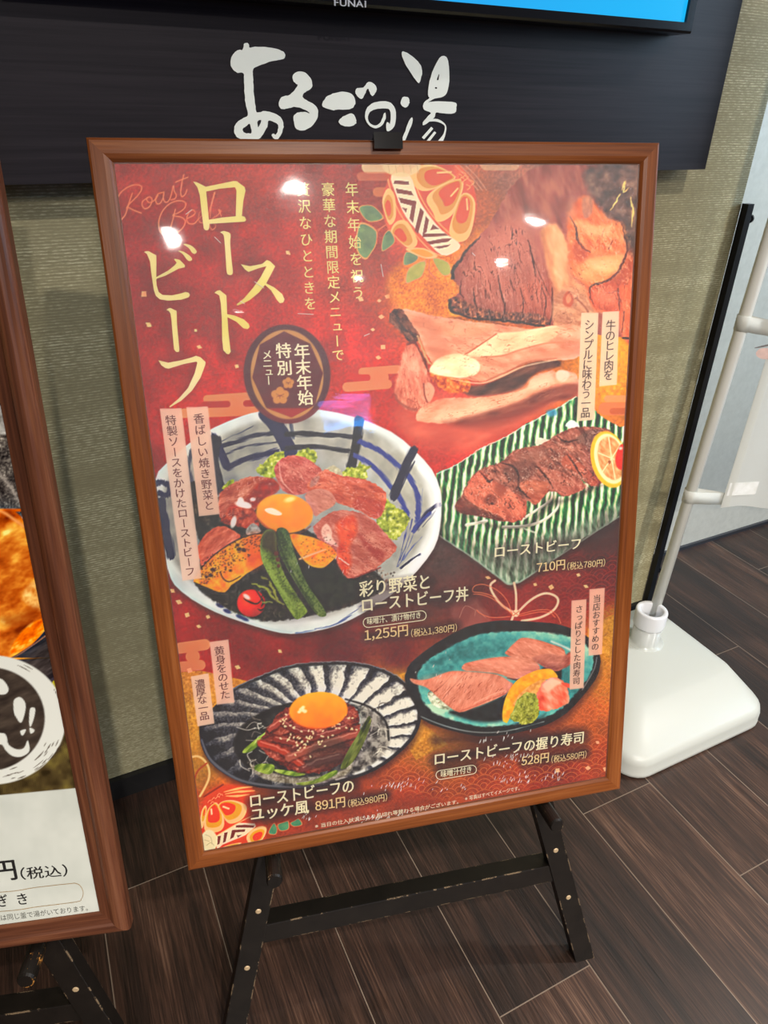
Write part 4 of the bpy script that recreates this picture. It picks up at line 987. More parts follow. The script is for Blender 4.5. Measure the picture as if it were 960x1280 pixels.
for L, wdt in [([(165, 600), (210, 592), (262, 580)], 5), ([(340, 610), (450, 605), (540, 575), (600, 520), (612, 470)], 4.6), ([(430, 575), (500, 530), (570, 480), (575, 430)], 4.2), ([(440, 618), (500, 640)], 1.5)]:
    cv.line(G(*L), wdt * .8, (214, 212, 190), soft=.9); cv.line(G(*[(a, b - 4) for a, b in L]), wdt * .25, (244, 242, 228), soft=.6)
cv.poly(G((120, 520), (160, 560), (300, 600), (460, 590), (560, 470), (640, 480), (740, 420), (820, 410), (700, 470), (560, 520), (470, 610), (280, 610)), (30, 26, 20), soft=5, alpha=.5)
bstops = [(0, (66, 30, 26)), (.35, (124, 70, 58)), (.65, (168, 104, 86)), (1, (212, 156, 132))]
cv.poly(G((112, 505), (135, 470), (160, 420), (220, 338), (330, 298), (400, 240), (520, 215), (600, 165), (690, 130), (810, 132), (860, 160), (850, 300), (815, 400), (765, 412), (720, 380), (728, 425), (635, 462), (590, 440), (550, 445), (500, 502), (455, 485), (446, 560), (395, 585), (330, 580), (250, 560), (135, 540)), meat(90, bstops, 6, 40, 1.8, .35), soft=1, wob=1)
cv.poly(G((205, 360), (235, 340), (300, 390), (370, 430), (450, 485), (444, 560), (390, 582), (320, 560), (225, 520), (160, 470), (160, 425)), meat(91, [(0, (130, 54, 42)), (.5, (192, 108, 84)), (1, (226, 158, 130))], 6, 60, 2), soft=1.2, wob=1)
cv.poly(G((112, 505), (150, 470), (225, 515), (330, 560), (330, 582), (250, 562), (135, 542)), meat(92, [(0, (70, 28, 22)), (1, (140, 72, 56))], 4, 30, 2), soft=1.5)
cv.poly(G((420, 400), (500, 385), (560, 400), (555, 440), (500, 502), (470, 480)), meat(93, [(0, (150, 74, 54)), (1, (214, 140, 108))], 5, 20, 2), soft=1.5)
cv.poly(G((500, 320), (560, 330), (640, 350), (728, 395), (728, 428), (635, 462), (580, 420)), meat(94, [(0, (122, 60, 48)), (.5, (172, 102, 84)), (1, (202, 140, 118))], 4, 65, 2.5), soft=1.4, wob=.8)
cv.poly(G((620, 310), (655, 260), (720, 310), (760, 345), (800, 395), (765, 412), (715, 360)), meat(95, [(0, (140, 60, 44)), (1, (206, 122, 94))], 5, 60, 2), soft=1.4)
cv.poly(G((690, 190), (740, 220), (790, 300), (815, 360), (850, 300), (850, 170), (760, 140)), meat(96, [(0, (70, 46, 40)), (.5, (118, 82, 72)), (1, (150, 112, 98))], 4, 70, 3), soft=2)
cv.poly(G((340, 330), (430, 290), (500, 300), (490, 360), (420, 390), (360, 370)), meat(97, [(0, (70, 34, 30)), (1, (134, 84, 74))], 4, 60, 2), soft=3, alpha=.8)
cv.poly(G((250, 480), (275, 450), (310, 470), (300, 500), (260, 500)), (88, 22, 14), soft=2); cv.poly(G((300, 420), (330, 400), (360, 440), (320, 470)), (110, 36, 22), soft=3, alpha=.8)
cv.poly(G((390, 270), (450, 240), (520, 230), (560, 260), (480, 300)), (146, 98, 84), soft=4, alpha=.6)
tm = G((112, 505), (220, 338), (400, 240), (600, 165), (850, 140), (815, 400), (630, 460), (500, 500), (440, 570), (250, 560))
cv.poly(tm, (220, 146, 118), soft=8, alpha=.22); cv.poly(G((205, 360), (300, 390), (440, 490), (440, 560), (300, 550), (170, 470)), (236, 150, 116), soft=6, alpha=.3)
cv.cracks(tm, 50, 2.5, 5, .035, (60, 24, 20), .7, 470); cv.cracks(tm, 35, 2, 3, .05, (232, 190, 164), .5, 478)
for L in [[(230, 345), (270, 390), (290, 380)], [(410, 395), (430, 440), (470, 470)], [(500, 318), (540, 360), (580, 420)], [(650, 260), (690, 320), (720, 370)], [(600, 170), (640, 200), (700, 190)], [(330, 300), (400, 330), (420, 400)]]:
    cv.line(G(*L), [.8, 2.6, 1], (56, 24, 20), soft=1, wob=1, alpha=.8)
for k in range(90):
    x = rs.uniform(200, 780); y = 480 - .42 * (x - 200) + rs.uniform(-60, 90); cv.ell(*G((x, y))[0], rs.uniform(.4, 1.1), .5, (232, 198, 176), soft=.5, alpha=.55, rot=rs.uniform(0, 90))
cv.ell(*G((850, 285))[0], 22.5, 36, (244, 186, 44), rot=-13, soft=.8); cv.ell(*G((856, 282))[0], 19.5, 32, (250, 228, 180), rot=-13, soft=.8)
cv.ell(*G((860, 280))[0], 16.5, 27.5, lambda x, y: ramp(fbm(x, y, 3, 98, 2, 60, 2), [(0, (206, 148, 92)), (1, (240, 200, 150))]), rot=-13, soft=.8)
for a in (0.2, 1.3, 2.4, 3.4, 4.5, 5.5): c_ = G((862, 280))[0]; cv.line([c_, (c_[0] + 17 * math.cos(a), c_[1] + 27 * math.sin(a))], 1.1, (250, 226, 182), soft=.5)
cv.ell(*G((852, 298))[0], 1.8, 2.4, (170, 110, 70), soft=.6)
cv.poly(G((885, 260), (905, 215), (935, 230), (935, 330), (895, 330), (880, 295)), (226, 62, 40), soft=1.4); cv.ell(*G((905, 232))[0], 2.4, 2, (250, 190, 170), soft=1)

# --- cord bow and pale flower
H5 = T(560, 700, 4.174)
cv.ell(584, 767, 20, 22, (150, 84, 78), soft=3, alpha=.8); cv.ell(600, 778, 14, 18, (166, 96, 86), soft=2, alpha=.7); cv.ell(592, 790, 20, 14, (158, 90, 82), soft=3, alpha=.7)
for L in [[(140, 290), (150, 260), (195, 300)], [(60, 300), (90, 240), (140, 260)]]: cv.line(H5(*L), .8, (198, 138, 120), soft=.5, alpha=.7)
cord = (238, 186, 160)
for L in [[(345, 275), (280, 235), (232, 170), (222, 130), (245, 108)], [(355, 270), (355, 180), (345, 120)], [(362, 275), (430, 210), (500, 175), (555, 185), (575, 215), (550, 262), (480, 300), (385, 318)], [(345, 280), (330, 320)]]: cv.line(H5(*L), 3.0, cord, soft=.7)
for L in [[(340, 290), (250, 200), (180, 172), (130, 165), (140, 135), (190, 128), (260, 160), (310, 215), (335, 285)], [(325, 295), (230, 300), (170, 280), (150, 262)], [(370, 285), (460, 262), (530, 262), (570, 290), (588, 330)], [(345, 292), (245, 210), (180, 182), (132, 178)], [(375, 292), (470, 272), (530, 275), (560, 300)]]: cv.line(H5(*L), .75, (236, 128, 92), soft=.5)
cv.ell(*H5((355, 278))[0], 4.2, 4.6, (244, 196, 168), soft=.7); cv.line(H5((340, 270), (372, 292)), .8, (200, 110, 80)); cv.line(H5((372, 266), (340, 290)), .8, (200, 110, 80))

# --- big blue and white bowl
bo = [(194, 600), (205, 582), (229.6, 559.4), (248, 546), (269, 533.7), (301, 520.4), (326.6, 513.9), (362, 510.5), (399.7, 512), (445, 521.8), (488.8, 539.6), (516.5, 561.4), (540, 587), (550, 611), (551.8, 630.7), (549.7, 661.6), (542.5, 685.5), (523, 712), (500, 735), (470, 757), (440, 774), (418, 783), (394, 789), (364, 792.5), (336.5, 788), (300.9, 777), (269, 765), (239.5, 749), (218, 731), (210.8, 715), (203, 690), (197, 650)]
cv.poly([(x + 1, y + 5) for x, y in bo], (70, 18, 20), soft=6, alpha=.6)
cv.poly(bo, lambda x, y: ramp(np.clip((fbm(x, y, 22, 100) - .5) * .3 + .55 + (x - 370) * .0007, 0, 1), [(0, (176, 178, 182)), (.5, (218, 218, 214)), (1, (240, 240, 236))]), soft=.9, smooth=2)
inner = [(207, 606), (240, 568), (300, 534), (362, 521), (420, 526), (480, 546), (520, 585), (536, 630), (530, 672), (505, 708), (470, 738), (420, 768), (368, 776), (328, 777), (283, 761), (243, 730), (216, 700), (208, 655)]
cv.poly(inner, lambda x, y: ramp(np.clip(.5 + (fbm(x, y, 16, 102) - .5) * .5 + (x - 380) * .0012, 0, 1), [(0, (128, 130, 132)), (.5, (176, 174, 166)), (1, (208, 208, 202))]), soft=5)
inside = lambda x, y: np.clip(1.2 - np.hypot((x - 373) / 182, (y - 650) / 142) ** 2 * 1.0, 0, 1) ** .3
navy, indigo = (44, 48, 88), (70, 82, 148)
U_b = T(190, 640, 5.053); E8 = T(190, 500, 5.053); F8 = T(370, 500, 5.053); G8 = T(370, 640, 4.174)
for L, wdt, c_ in [(E8((430, 295), (530, 265), (640, 225), (770, 210)), 8, (52, 56, 82)), (E8((470, 340), (600, 290), (790, 268)), 5, (60, 64, 92)), (E8((480, 425), (600, 370), (790, 325)), 10, navy), (E8((385, 235), (430, 320), (470, 415)), 12, navy), (E8((720, 90), (800, 180), (870, 330)), 22, navy), (E8((870, 120), (890, 240)), 6, (90, 96, 116)), (E8((400, 260), (380, 400), (430, 560)), 18, (46, 48, 66)), (E8((440, 260), (640, 165)), 2.5, (84, 90, 112)),
                   (E8((30, 525), (60, 520), (110, 545), (100, 600), (50, 590)), 9, navy), (E8((60, 640), (75, 760), (120, 980)), 14, (60, 64, 92)), (E8((250, 320), (230, 420), (250, 520)), 8, (84, 88, 106)), (E8((270, 560), (280, 700), (320, 800)), 20, (34, 30, 34)),
                   (F8((-60, 215), (120, 215), (400, 235)), 8, (44, 46, 62)), (F8((-60, 305), (100, 295), (330, 320)), 8, (44, 46, 62)), (F8((395, 130), (385, 250), (350, 410)), 15, (34, 36, 48)), (F8((400, 265), (520, 315), (640, 410), (735, 520), (775, 640), (765, 760)), 8.6, indigo), (F8((375, 350), (470, 405), (580, 520), (660, 630), (700, 720)), 8.6, indigo), (F8((745, 318), (690, 430), (615, 610)), 13, (34, 36, 70)), (F8((748, 390), (640, 580)), 3, (34, 36, 70)), (F8((900, 662), (840, 700), (760, 810)), 8, navy), (F8((880, 700), (800, 800)), 3, navy), (F8((800, 560), (790, 700)), 1.6, (130, 138, 180)),
                   (G8((700, 5), (640, 60), (612, 100)), 7, indigo), (G8((590, 30), (570, 120), (530, 285)), 3, (70, 82, 146)), (G8((606, 40), (588, 130), (545, 250)), 2.6, (60, 72, 136)), (G8((625, 60), (600, 150), (535, 285)), 2.2, (86, 98, 156)), (G8((655, 130), (610, 180), (560, 250)), 2.2, (110, 120, 170)), (G8((645, 222), (610, 240), (550, 295)), 4.5, (36, 42, 92)), (G8((340, 492), (220, 580), (100, 612)), 3.5, (96, 106, 150)), (G8((100, 615), (0, 632)), 2.5, (110, 118, 156))]:
    cv.line(L, wdt, c_, soft=.9, rag=2.2, alpha=.95)
for x, y in [(284, 764), (300, 771), (306, 774), (275, 757)]: cv.ell(x, y, 5, 2.4, (54, 62, 112), rot=22, soft=.8)
cv.line([(239.5, 747), (269, 763), (301, 775), (336.5, 786), (364, 790)], 2.2, (196, 200, 200), soft=1.2, alpha=.6)
cv.line([(526, 585), (545, 612), (547, 650), (538, 682), (515, 712)], 7, (244, 244, 240), soft=2.5, alpha=.8)
# shade inside, dark leaves
cv.poly([(243, 729), (252, 690), (240, 640), (262, 620), (340, 640), (430, 690), (470, 715), (480, 735), (440, 757), (380, 771), (328, 776), (283, 760)], lambda x, y: ramp(fbm(x, y, 5, 110, 3), [(0, (16, 14, 14)), (.6, (44, 38, 34)), (1, (84, 74, 62))]), soft=1.8, wob=1)
cv.poly(G8((0, 260), (120, 200), (230, 330), (300, 350), (330, 380), (310, 450), (180, 500), (60, 480)), lambda x, y: ramp(fbm(x, y, 6, 111, 3), [(0, (14, 22, 16)), (1, (46, 54, 40))]), soft=3)
for k in range(40):
    x = rs.uniform(330, 520); y = rs.uniform(300, 400); cv.ell(*G8((x, y))[0], rs.uniform(.8, 2.2), rs.uniform(.6, 1.5), [(60, 44, 38), (120, 90, 76), (36, 28, 26), (170, 140, 120)][k % 4], soft=.8, alpha=.7, rot=rs.uniform(0, 180))
for k in range(34):
    x = rs.uniform(270, 375); y = rs.uniform(735, 772); cv.line([(x, y), (x + rs.uniform(-6, 6), y + rs.uniform(-5, 5)), (x + rs.uniform(-9, 9), y + rs.uniform(-7, 7))], rs.uniform(.5, 1.3), [(104, 94, 74), (150, 140, 116), (70, 74, 40), (40, 34, 34)][k % 4], soft=.6, alpha=.6)
lett = lambda x, y: ramp(fbm(x, y, 4, 112, 3), [(0, (104, 118, 26)), (.4, (164, 172, 56)), (.75, (204, 206, 100)), (1, (232, 230, 160))])
for L in [F8((-20, 420), (-10, 350), (30, 320), (60, 305), (95, 312), (125, 325), (125, 390), (60, 405)), F8((290, 470), (330, 430), (380, 425), (400, 388), (420, 412), (475, 415), (445, 450), (450, 505), (380, 510)), E8((655, 440), (700, 400), (780, 330), (830, 325), (830, 370), (780, 490), (700, 480)), F8((552, 625), (590, 640), (640, 690), (716, 745), (700, 800), (640, 850), (560, 830), (500, 800)), G8((440, 90), (490, 20), (540, -20), (590, 30), (560, 70), (545, 120), (520, 150), (480, 132)), E8((440, 560), (500, 500), (520, 510), (500, 560))]:
    cv.poly(L, lett, soft=.9, wob=1.4)
cv.poly(F8((180, 450), (230, 415), (290, 450), (290, 490), (220, 500)), lambda x, y: ramp(fbm(x, y, 4, 113), [(0, (170, 160, 130)), (1, (226, 220, 196))]), soft=1.2, wob=1)
# beef
bs = [(0, (150, 62, 46)), (.5, (192, 108, 84)), (1, (222, 158, 132))]
cv.poly(E8((420, 615), (450, 565), (500, 530), (590, 488), (680, 484), (765, 498), (805, 560), (700, 650), (640, 700), (520, 770), (430, 740)), meat(120, bs, 6, -25, 3), soft=1, wob=.8)
cv.poly(E8((600, 640), (640, 560), (700, 510), (770, 505), (800, 560), (720, 620), (650, 680)), lambda x, y: ramp(fbm(x, y, 5, 121), [(0, (128, 18, 10)), (1, (190, 48, 24))]), soft=4, alpha=.9)
cv.poly(E8((480, 690), (540, 650), (600, 660), (620, 720), (540, 740)), (206, 60, 30), soft=4, alpha=.7)
cv.poly([(343, 588), (349, 576), (361, 569.5), (376, 570), (390, 577), (404, 590), (398, 604), (384, 616), (364, 618), (351, 610)], meat(122, [(0, (170, 74, 66)), (.5, (200, 112, 98)), (1, (222, 152, 136))], 5, 30, 2), soft=1, wob=.7)
cv.line([(349, 577), (352, 600), (366, 616)], [.8, 2, .8], (228, 170, 152), soft=.8)
cv.poly(F8((70, 530), (120, 490), (180, 440), (240, 462), (300, 480), (400, 495), (480, 520), (570, 590), (555, 690), (520, 745), (470, 740), (400, 700), (240, 640), (100, 590)), meat(123, [(0, (166, 68, 48)), (.5, (202, 108, 80)), (1, (226, 154, 126))], 6, 20, 3), soft=1, wob=.9)
cv.poly(F8((400, 610), (520, 640), (550, 690), (515, 742), (430, 715), (360, 660)), meat(124, [(0, (156, 48, 36)), (1, (204, 96, 74))], 5, 30, 3), soft=3, alpha=.8)
cv.poly(F8((55, 605), (130, 560), (210, 575), (250, 630), (235, 670), (160, 710), (115, 730)), meat(125, [(0, (186, 118, 100)), (1, (226, 172, 152))], 4, 30, 2), soft=1.2)
cv.poly(F8((100, 500), (150, 480), (130, 530), (90, 550)), (186, 130, 118), soft=1.5)
cv.poly(G8((90, 100), (130, 40), (200, -5), (300, -5), (380, 25), (430, 70), (500, 150), (526, 180), (510, 215), (420, 292), (300, 342), (255, 332), (190, 220)), meat(126, [(0, (168, 80, 66)), (.5, (196, 116, 98)), (1, (220, 160, 140))], 6, 25, 2.5), soft=1, wob=.8)
cv.poly(G8((210, 60), (300, 20), (320, 100), (280, 180), (290, 260), (260, 325), (215, 250), (225, 150)), lambda x, y: ramp(fbm(x, y, 5, 127, 3, 70, 2), [(0, (200, 66, 34)), (1, (234, 118, 70))]), soft=4, alpha=.9)
cv.poly(G8((330, 120), (400, 180), (460, 210), (440, 250), (380, 210)), (168, 62, 54), soft=4, alpha=.8)
for L in [[(130, 100), (160, 60), (190, 110)], [(150, 140), (170, 110), (200, 150), (220, 180)]]: cv.poly(G8(*L, (160, 160)), (244, 214, 196), soft=1.6, alpha=.8)
cv.line(G8((225, 240), (275, 275)), 1.4, (250, 226, 200), soft=.6); cv.line(G8((440, 290), (300, 345)), 1.5, (150, 60, 54), soft=1)
cv.poly(E8((430, 770), (500, 690), (560, 680), (640, 690), (680, 790), (640, 830), (560, 800)), lambda x, y: ramp(fbm(x, y, 4, 128, 3), [(0, (110, 32, 16)), (.5, (178, 70, 40)), (1, (214, 118, 86))]), soft=1.5, wob=1)
for L_, an_ in [(E8((420, 615), (500, 530), (680, 484), (805, 560), (640, 700), (430, 740)), -25), (F8((70, 530), (180, 440), (400, 495), (570, 590), (520, 745), (240, 640)), 22), (G8((90, 100), (200, -5), (430, 70), (526, 180), (420, 292), (255, 332)), 25), ([(343, 588), (361, 569.5), (390, 577), (404, 590), (384, 616), (351, 610)], 40), (U_b((290, 215), (430, 88), (560, 165), (430, 250), (330, 340)), -40)]:
    cv.cracks(L_, an_, 4, 3, .05, (146, 52, 44), .5, 500); cv.cracks(L_, an_, 3, 2.5, .06, (240, 190, 170), .5, 507)
for cx_, cy_, rx_, ry_, ro in [(575, 660, 10, 4, 10), (560, 640, 4, 5, 0), (637, 628, 3.4, 2.4, 0), (515, 770, 3.4, 7.5, 15), (600, 668, 5, 3, 20)]:
    cv.ell(*E8((cx_, cy_))[0], rx_, ry_, (250, 238, 226), rot=ro, soft=1)
U = T(190, 640, 5.053)
cv.poly(U((595, 110), (640, 70), (690, 120), (640, 145), (600, 145)), lambda x, y: ramp(fbm(x, y, 3, 129), [(0, (140, 128, 120)), (1, (200, 190, 180))]), soft=1.2)
cv.poly(U((288, 215), (350, 130), (430, 88), (500, 108), (560, 165), (430, 250), (330, 340), (300, 300)), meat(130, [(0, (172, 76, 50)), (.5, (204, 112, 82)), (1, (228, 154, 122))], 5, -40, 3), soft=1, wob=.7)
cv.ell(355.5, 642, 35.5, 24.5, lambda x, y: ramp(np.clip(.5 + (y - 642) * .012 - (x - 356) * .004 + (fbm(x, y, 9, 131) - .5) * .3, 0, 1), [(0, (252, 196, 56)), (.5, (246, 168, 34)), (1, (236, 138, 22))]), rot=6, soft=1)
cv.poly(F8((-20, 640), (60, 590), (110, 660), (105, 760), (40, 810), (-20, 790)), (240, 148, 40), soft=5, alpha=.5, clip=lambda x, y: (np.hypot((x - 355.5) / 35, (y - 642) / 24) < 1) * 1.0)
cv.poly(E8((712, 690), (760, 682), (820, 715), (800, 730), (735, 715)), (255, 238, 196), soft=1)
cv.ell(*E8((870, 628))[0], 7, 3.2, (254, 226, 150), rot=-15, soft=1.6)
cv.line([(322, 648), (335, 660), (352, 668), (372, 668), (388, 658)], [1, 2.6, 1], (140, 60, 20), soft=1.2, alpha=.7)
# squash, beans, tomato
squash = lambda x, y: ramp(np.clip(fbm(x, y, 8, 133, 3) * .7 + .3 * fbm(x, y, 2, 134, 2), 0, 1), [(0, (214, 110, 12)), (.4, (242, 152, 22)), (1, (250, 194, 56))])
cv.poly(U((262, 440), (285, 400), (310, 355), (400, 268), (520, 190), (610, 152), (692, 138), (740, 145), (720, 300), (690, 335), (600, 388), (550, 430), (500, 462), (460, 508), (375, 490)), squash, soft=.9, smooth=2)
cv.poly([(362, 668), (384, 670), (397, 674), (412, 682), (421, 693), (412, 704), (402, 710), (386, 706), (372, 690)], squash, soft=1)
cv.poly(U((560, 170), (692, 140), (700, 330), (620, 360), (600, 260)), (206, 84, 20), soft=7, alpha=.55)
for L in [[(310, 355), (400, 265), (520, 186), (610, 148), (692, 136)], [(430, 380), (450, 420), (490, 440), (560, 405)], [(268, 445), (380, 492)]]: cv.line(U(*L), [1, 1.6, .8], (44, 24, 12), soft=.6)
for k in range(330):
    x = rs.uniform(300, 700); yb = 430 - (x - 265) * .62; y = yb + rs.uniform(-90, 70)
    if y < 150 - .1 * (x - 610): continue
    p_ = U((x, y))[0]; cv.ell(p_[0], p_[1], rs.uniform(.5, 1.2), rs.uniform(.4, .8), (44, 26, 14), soft=.5, alpha=rs.uniform(.3, .85), clip=None)
for cx_, cy_, r_ in [(385, 365, 3.2), (370, 400, 3), (495, 370, 2), (540, 210, 2.4), (580, 240, 3), (550, 235, 3.2), (345, 410, 2.2)]: cv.ell(*U((cx_, cy_))[0], r_, r_ * .8, (70, 36, 18), soft=.9, alpha=.85)
cv.line(G8((20, 245), (60, 230), (155, 195)), [2.4, 3, 1.4], (244, 190, 130), soft=1); 
for k in range(40): p_ = G8((rs.uniform(20, 210), rs.uniform(130, 260)))[0]; cv.ell(*p_, .8, .6, (70, 34, 14), soft=.5, alpha=.5)
bean = lambda dk: (lambda x, y: ramp(np.clip(fbm(x, y, 6, 135 + dk, 3, 60, 3) * .6 + .4 * fbm(x, y, 1.6, 136, 2), 0, 1), [(0, (66 - dk, 82 - dk, 26)), (.45, (118 - dk, 138 - dk, 56)), (1, (168 - dk, 182 - dk, 92))]))
cv.poly([(345.5, 665), (350, 659.5), (357, 661), (362, 668), (368, 690), (382, 726), (402, 756), (408, 768), (403, 771), (396, 768), (384, 752), (362, 716), (349, 690)], bean(28), soft=.9)
cv.line([(347, 668), (352, 690), (365, 716), (386, 752), (396, 766)], 2, (40, 52, 24), soft=1.2, alpha=.6)
cv.poly(U((686, 190), (700, 140), (722, 114), (765, 112), (786, 160), (792, 260), (840, 400), (920, 530), (975, 610), (975, 640), (920, 678), (880, 642), (785, 480), (705, 335), (684, 250)), bean(0), soft=.9)
cv.line(U((735, 330), (800, 460), (900, 600)), [3, 5, 4], (166, 186, 96), soft=2.5, alpha=.6)
cv.poly(U((690, 190), (705, 135), (730, 115), (775, 118), (785, 180), (790, 280), (740, 250), (700, 230)), (66, 46, 26), soft=4, alpha=.75)
for k in range(130):
    t_ = rs.rand(); p_ = U((700 + 230 * t_ + rs.normal(0, 32), 150 + 470 * t_ + rs.normal(0, 24)))[0]; cv.ell(*p_, rs.uniform(.4, 1.1), .6, (40, 30, 14), soft=.5, alpha=.55 * (1 - t_ * .6))
for cx_, cy_, r_ in [(785, 262, 3), (795, 300, 2.8), (800, 340, 2.2)]: cv.ell(*U((cx_, cy_))[0], r_, r_, (106, 62, 44), soft=.8)
cv.ell(314, 754, 17.6, 17.2, lambda x, y: ramp(np.clip(np.hypot(x - 309, y - 748) / 26 + (fbm(x, y, 6, 140) - .5) * .2, 0, 1), [(0, (240, 84, 48)), (.5, (222, 42, 22)), (1, (140, 18, 14))]), soft=.9)
cv.ell(*U((598, 535))[0], 5, 2.4, (255, 214, 200), rot=35, soft=1)
for L in [[(650, 485), (700, 560), (690, 600)], [(700, 545), (660, 580), (600, 560), (580, 545)], [(690, 590), (740, 560), (770, 570)], [(720, 600), (690, 620), (668, 612)], [(690, 540), (720, 500), (750, 510)]]: cv.line(U(*L), [.8, 2.4, .8], (30, 34, 18), soft=.6)
for L in [[(630, 450), (680, 470), (720, 480), (760, 530), (830, 590)], [(740, 440), (770, 500), (800, 560)], [(700, 568), (760, 566)], [(690, 410), (730, 420)]]: cv.line(U(*L), [1.5, 4, 1.2], (148, 150, 66), soft=1, wob=1.4)

# --- grey fluted bowl
gb = [(249, 905), (252, 895), (267, 884), (288, 863), (304, 854), (329, 843.6), (350, 835), (371.7, 830), (405, 827.5), (432, 827), (458.5, 830.5), (483, 838), (508, 854), (524, 881), (526.7, 898.5), (517, 923), (494, 946), (469, 963), (440, 974), (405, 983), (364.6, 987), (336, 986), (310, 981), (283, 969), (262, 952), (251, 930)]
cv.poly([(x + 1, y + 5) for x, y in gb], (50, 22, 18), soft=6, alpha=.6)
cv.poly(gb, (38, 38, 44), soft=.9, smooth=2)
def flutes(x, y):
    dx = (x - 392) / 128; dy = (y - 908) / 76
    a = np.arctan2(dy, dx); r = np.hypot(dx, dy)
    tw = a + 0.28 * (r - .7) + .05 * (fbm(x, y, 10, 150) - .5)
    ph = (tw / (2 * PI) * 27) % 1.0
    n = fbm(x, y, 5, 151, 3); n2 = fbm(x, y, 1.8, 152, 2)
    side = np.clip(.5 + .62 * np.cos(a + .15), 0, 1)         # the flutes on the right print paler
    whites = np.clip((ph - .45 + .35 * side) * 3.5, 0, 1) * np.clip((.97 - ph) * 20, 0, 1)
    tone = .15 + .16 * ph + whites * (.30 + .54 * side) * (.55 + .9 * n) + .10 * side + (n2 - .5) * .28 - .55 * np.clip(r - .9, 0, 1) * 4
    top = np.clip(-np.sin(a) * 1.2, 0, 1); tone = tone + .14 * top * np.clip((.80 - r) * 5, 0, 1)
    return ramp(np.clip(tone, 0, 1), [(0, (34, 34, 42)), (.3, (82, 82, 90)), (.55, (136, 132, 130)), (.8, (186, 182, 174)), (1, (222, 218, 208))])
cv.poly([(392 + (x - 392) * .962, 906 + (y - 906) * .95) for x, y in gb], flutes, soft=1.2, smooth=2)
cv.line([gb[i] for i in range(3, 14)], 1.2, (150, 148, 150), soft=.6, wob=1, alpha=.8)
cv.line([(252, 925), (262, 948), (283, 966), (310, 978), (364, 984), (405, 980)], [2.5, 4, 3, 2], (120, 118, 122), soft=1, alpha=.8)
cv.ell(390, 926, 98, 51, lambda x, y: ramp(np.clip((x - 300) / 190 + (fbm(x, y, 6, 153, 3) - .5) * .6, 0, 1), [(0, (30, 28, 30)), (.6, (66, 62, 60)), (1, (176, 170, 160))]), rot=-4, soft=1.2)
cv.line([(300, 915), (330, 893), (365, 880)], [2, 5, 2], (22, 22, 26), soft=1.5); cv.line([(432, 874), (462, 884), (482, 902), (486, 925)], [2, 3.4, 2], (50, 46, 46), soft=1)
for k in range(70):
    if k < 45: x, y = rs.uniform(420, 480), rs.uniform(885, 955)
    else: x, y = rs.uniform(308, 350), rs.uniform(898, 965)
    a = rs.uniform(0, 2 * PI); l = rs.uniform(10, 24)
    cv.line([(x, y), (x + l * .5 * math.cos(a), y + l * .4 * math.sin(a) - 2), (x + l * math.cos(a + .6), y + l * .7 * math.sin(a + .6))], rs.uniform(.6, 1.5), [(226, 220, 206), (186, 178, 164), (120, 112, 104)][k % 3], soft=.6, alpha=.75)
cv.poly([(312, 955), (330, 962), (370, 972), (420, 966), (440, 955), (430, 970), (380, 980), (330, 974)], lambda x, y: ramp(fbm(x, y, 3, 155, 3), [(0, (120, 108, 84)), (1, (226, 218, 196))]), soft=2, alpha=.8)
cuke = lambda x, y: ramp(fbm(x, y, 4, 156, 3, -40, 3), [(0, (86, 110, 34)), (.5, (150, 168, 70)), (1, (206, 212, 136))])
V6 = T(230, 810, 5.647); V7 = T(370, 810, 5.647)
for L in [V6((412, 738), (450, 690), (600, 575), (622, 600), (560, 660), (470, 732)), V6((500, 860), (520, 820), (620, 820), (640, 850), (600, 892)), V6((640, 855), (760, 870), (860, 890), (780, 905), (660, 880)), V7((0, 955), (120, 935), (230, 880), (285, 862), (285, 890), (180, 945), (60, 970))]: cv.poly(L, cuke, soft=.9)
hb = [(324, 932), (330, 918), (340, 904), (346, 893), (356, 886), (372, 880), (400, 876), (436, 880), (446, 890), (450, 908), (444, 930), (430, 950), (412, 963), (388, 966), (362, 962), (342, 950), (332, 942)]
cv.poly(hb, lambda x, y: ramp(np.clip(.7 * fbm(x, y, 5, 157, 3, -15, 2.5) + .3 * fbm(x, y, 1.8, 158, 2), 0, 1), [(0, (58, 20, 16)), (.4, (124, 48, 36)), (.7, (172, 86, 66)), (1, (212, 140, 116))]), soft=1, wob=1.6)
for L, wdt, c_ in [([(326, 930), (345, 936), (362, 946), (384, 962)], 9, (190, 74, 46)), ([(338, 912), (352, 902), (366, 892)], 8, (176, 82, 66)), ([(345, 925), (362, 928), (380, 936)], 8, (158, 62, 46)), ([(360, 948), (390, 936), (420, 926), (446, 918)], 9, (178, 98, 78)), ([(382, 925), (410, 918), (432, 910)], 8, (150, 66, 52)), ([(355, 905), (372, 915), (392, 918)], 7, (140, 52, 42)), ([(378, 962), (400, 952), (424, 946)], 8, (132, 64, 56)), ([(366, 938), (378, 930)], 5, (120, 34, 26))]:
    cv.line(L, wdt * 1.2, (70, 24, 18), soft=1.4, alpha=.6, wob=1); cv.line([(a, b - 1) for a, b in L], wdt, c_, soft=1.2, wob=1.2, alpha=.9); cv.line([(a, b - 3) for a, b in L], 1.6, (232, 172, 150), soft=.8, alpha=.55, wob=1)
cv.poly([(392, 930), (420, 922), (440, 935), (425, 958), (396, 962), (380, 955)], (64, 58, 56), soft=6, alpha=.45)
for k in range(90):
    t_ = rs.rand(); x = 352 + 90 * t_ + rs.normal(0, 5); y = 908 + 16 * math.sin(t_ * 5) + rs.normal(0, 9) + (8 if k % 3 == 0 else 0)
    cv.ell(x, y, 1.7, 1.0, (234, 206, 160), rot=rs.uniform(0, 180), soft=.5, alpha=.9)
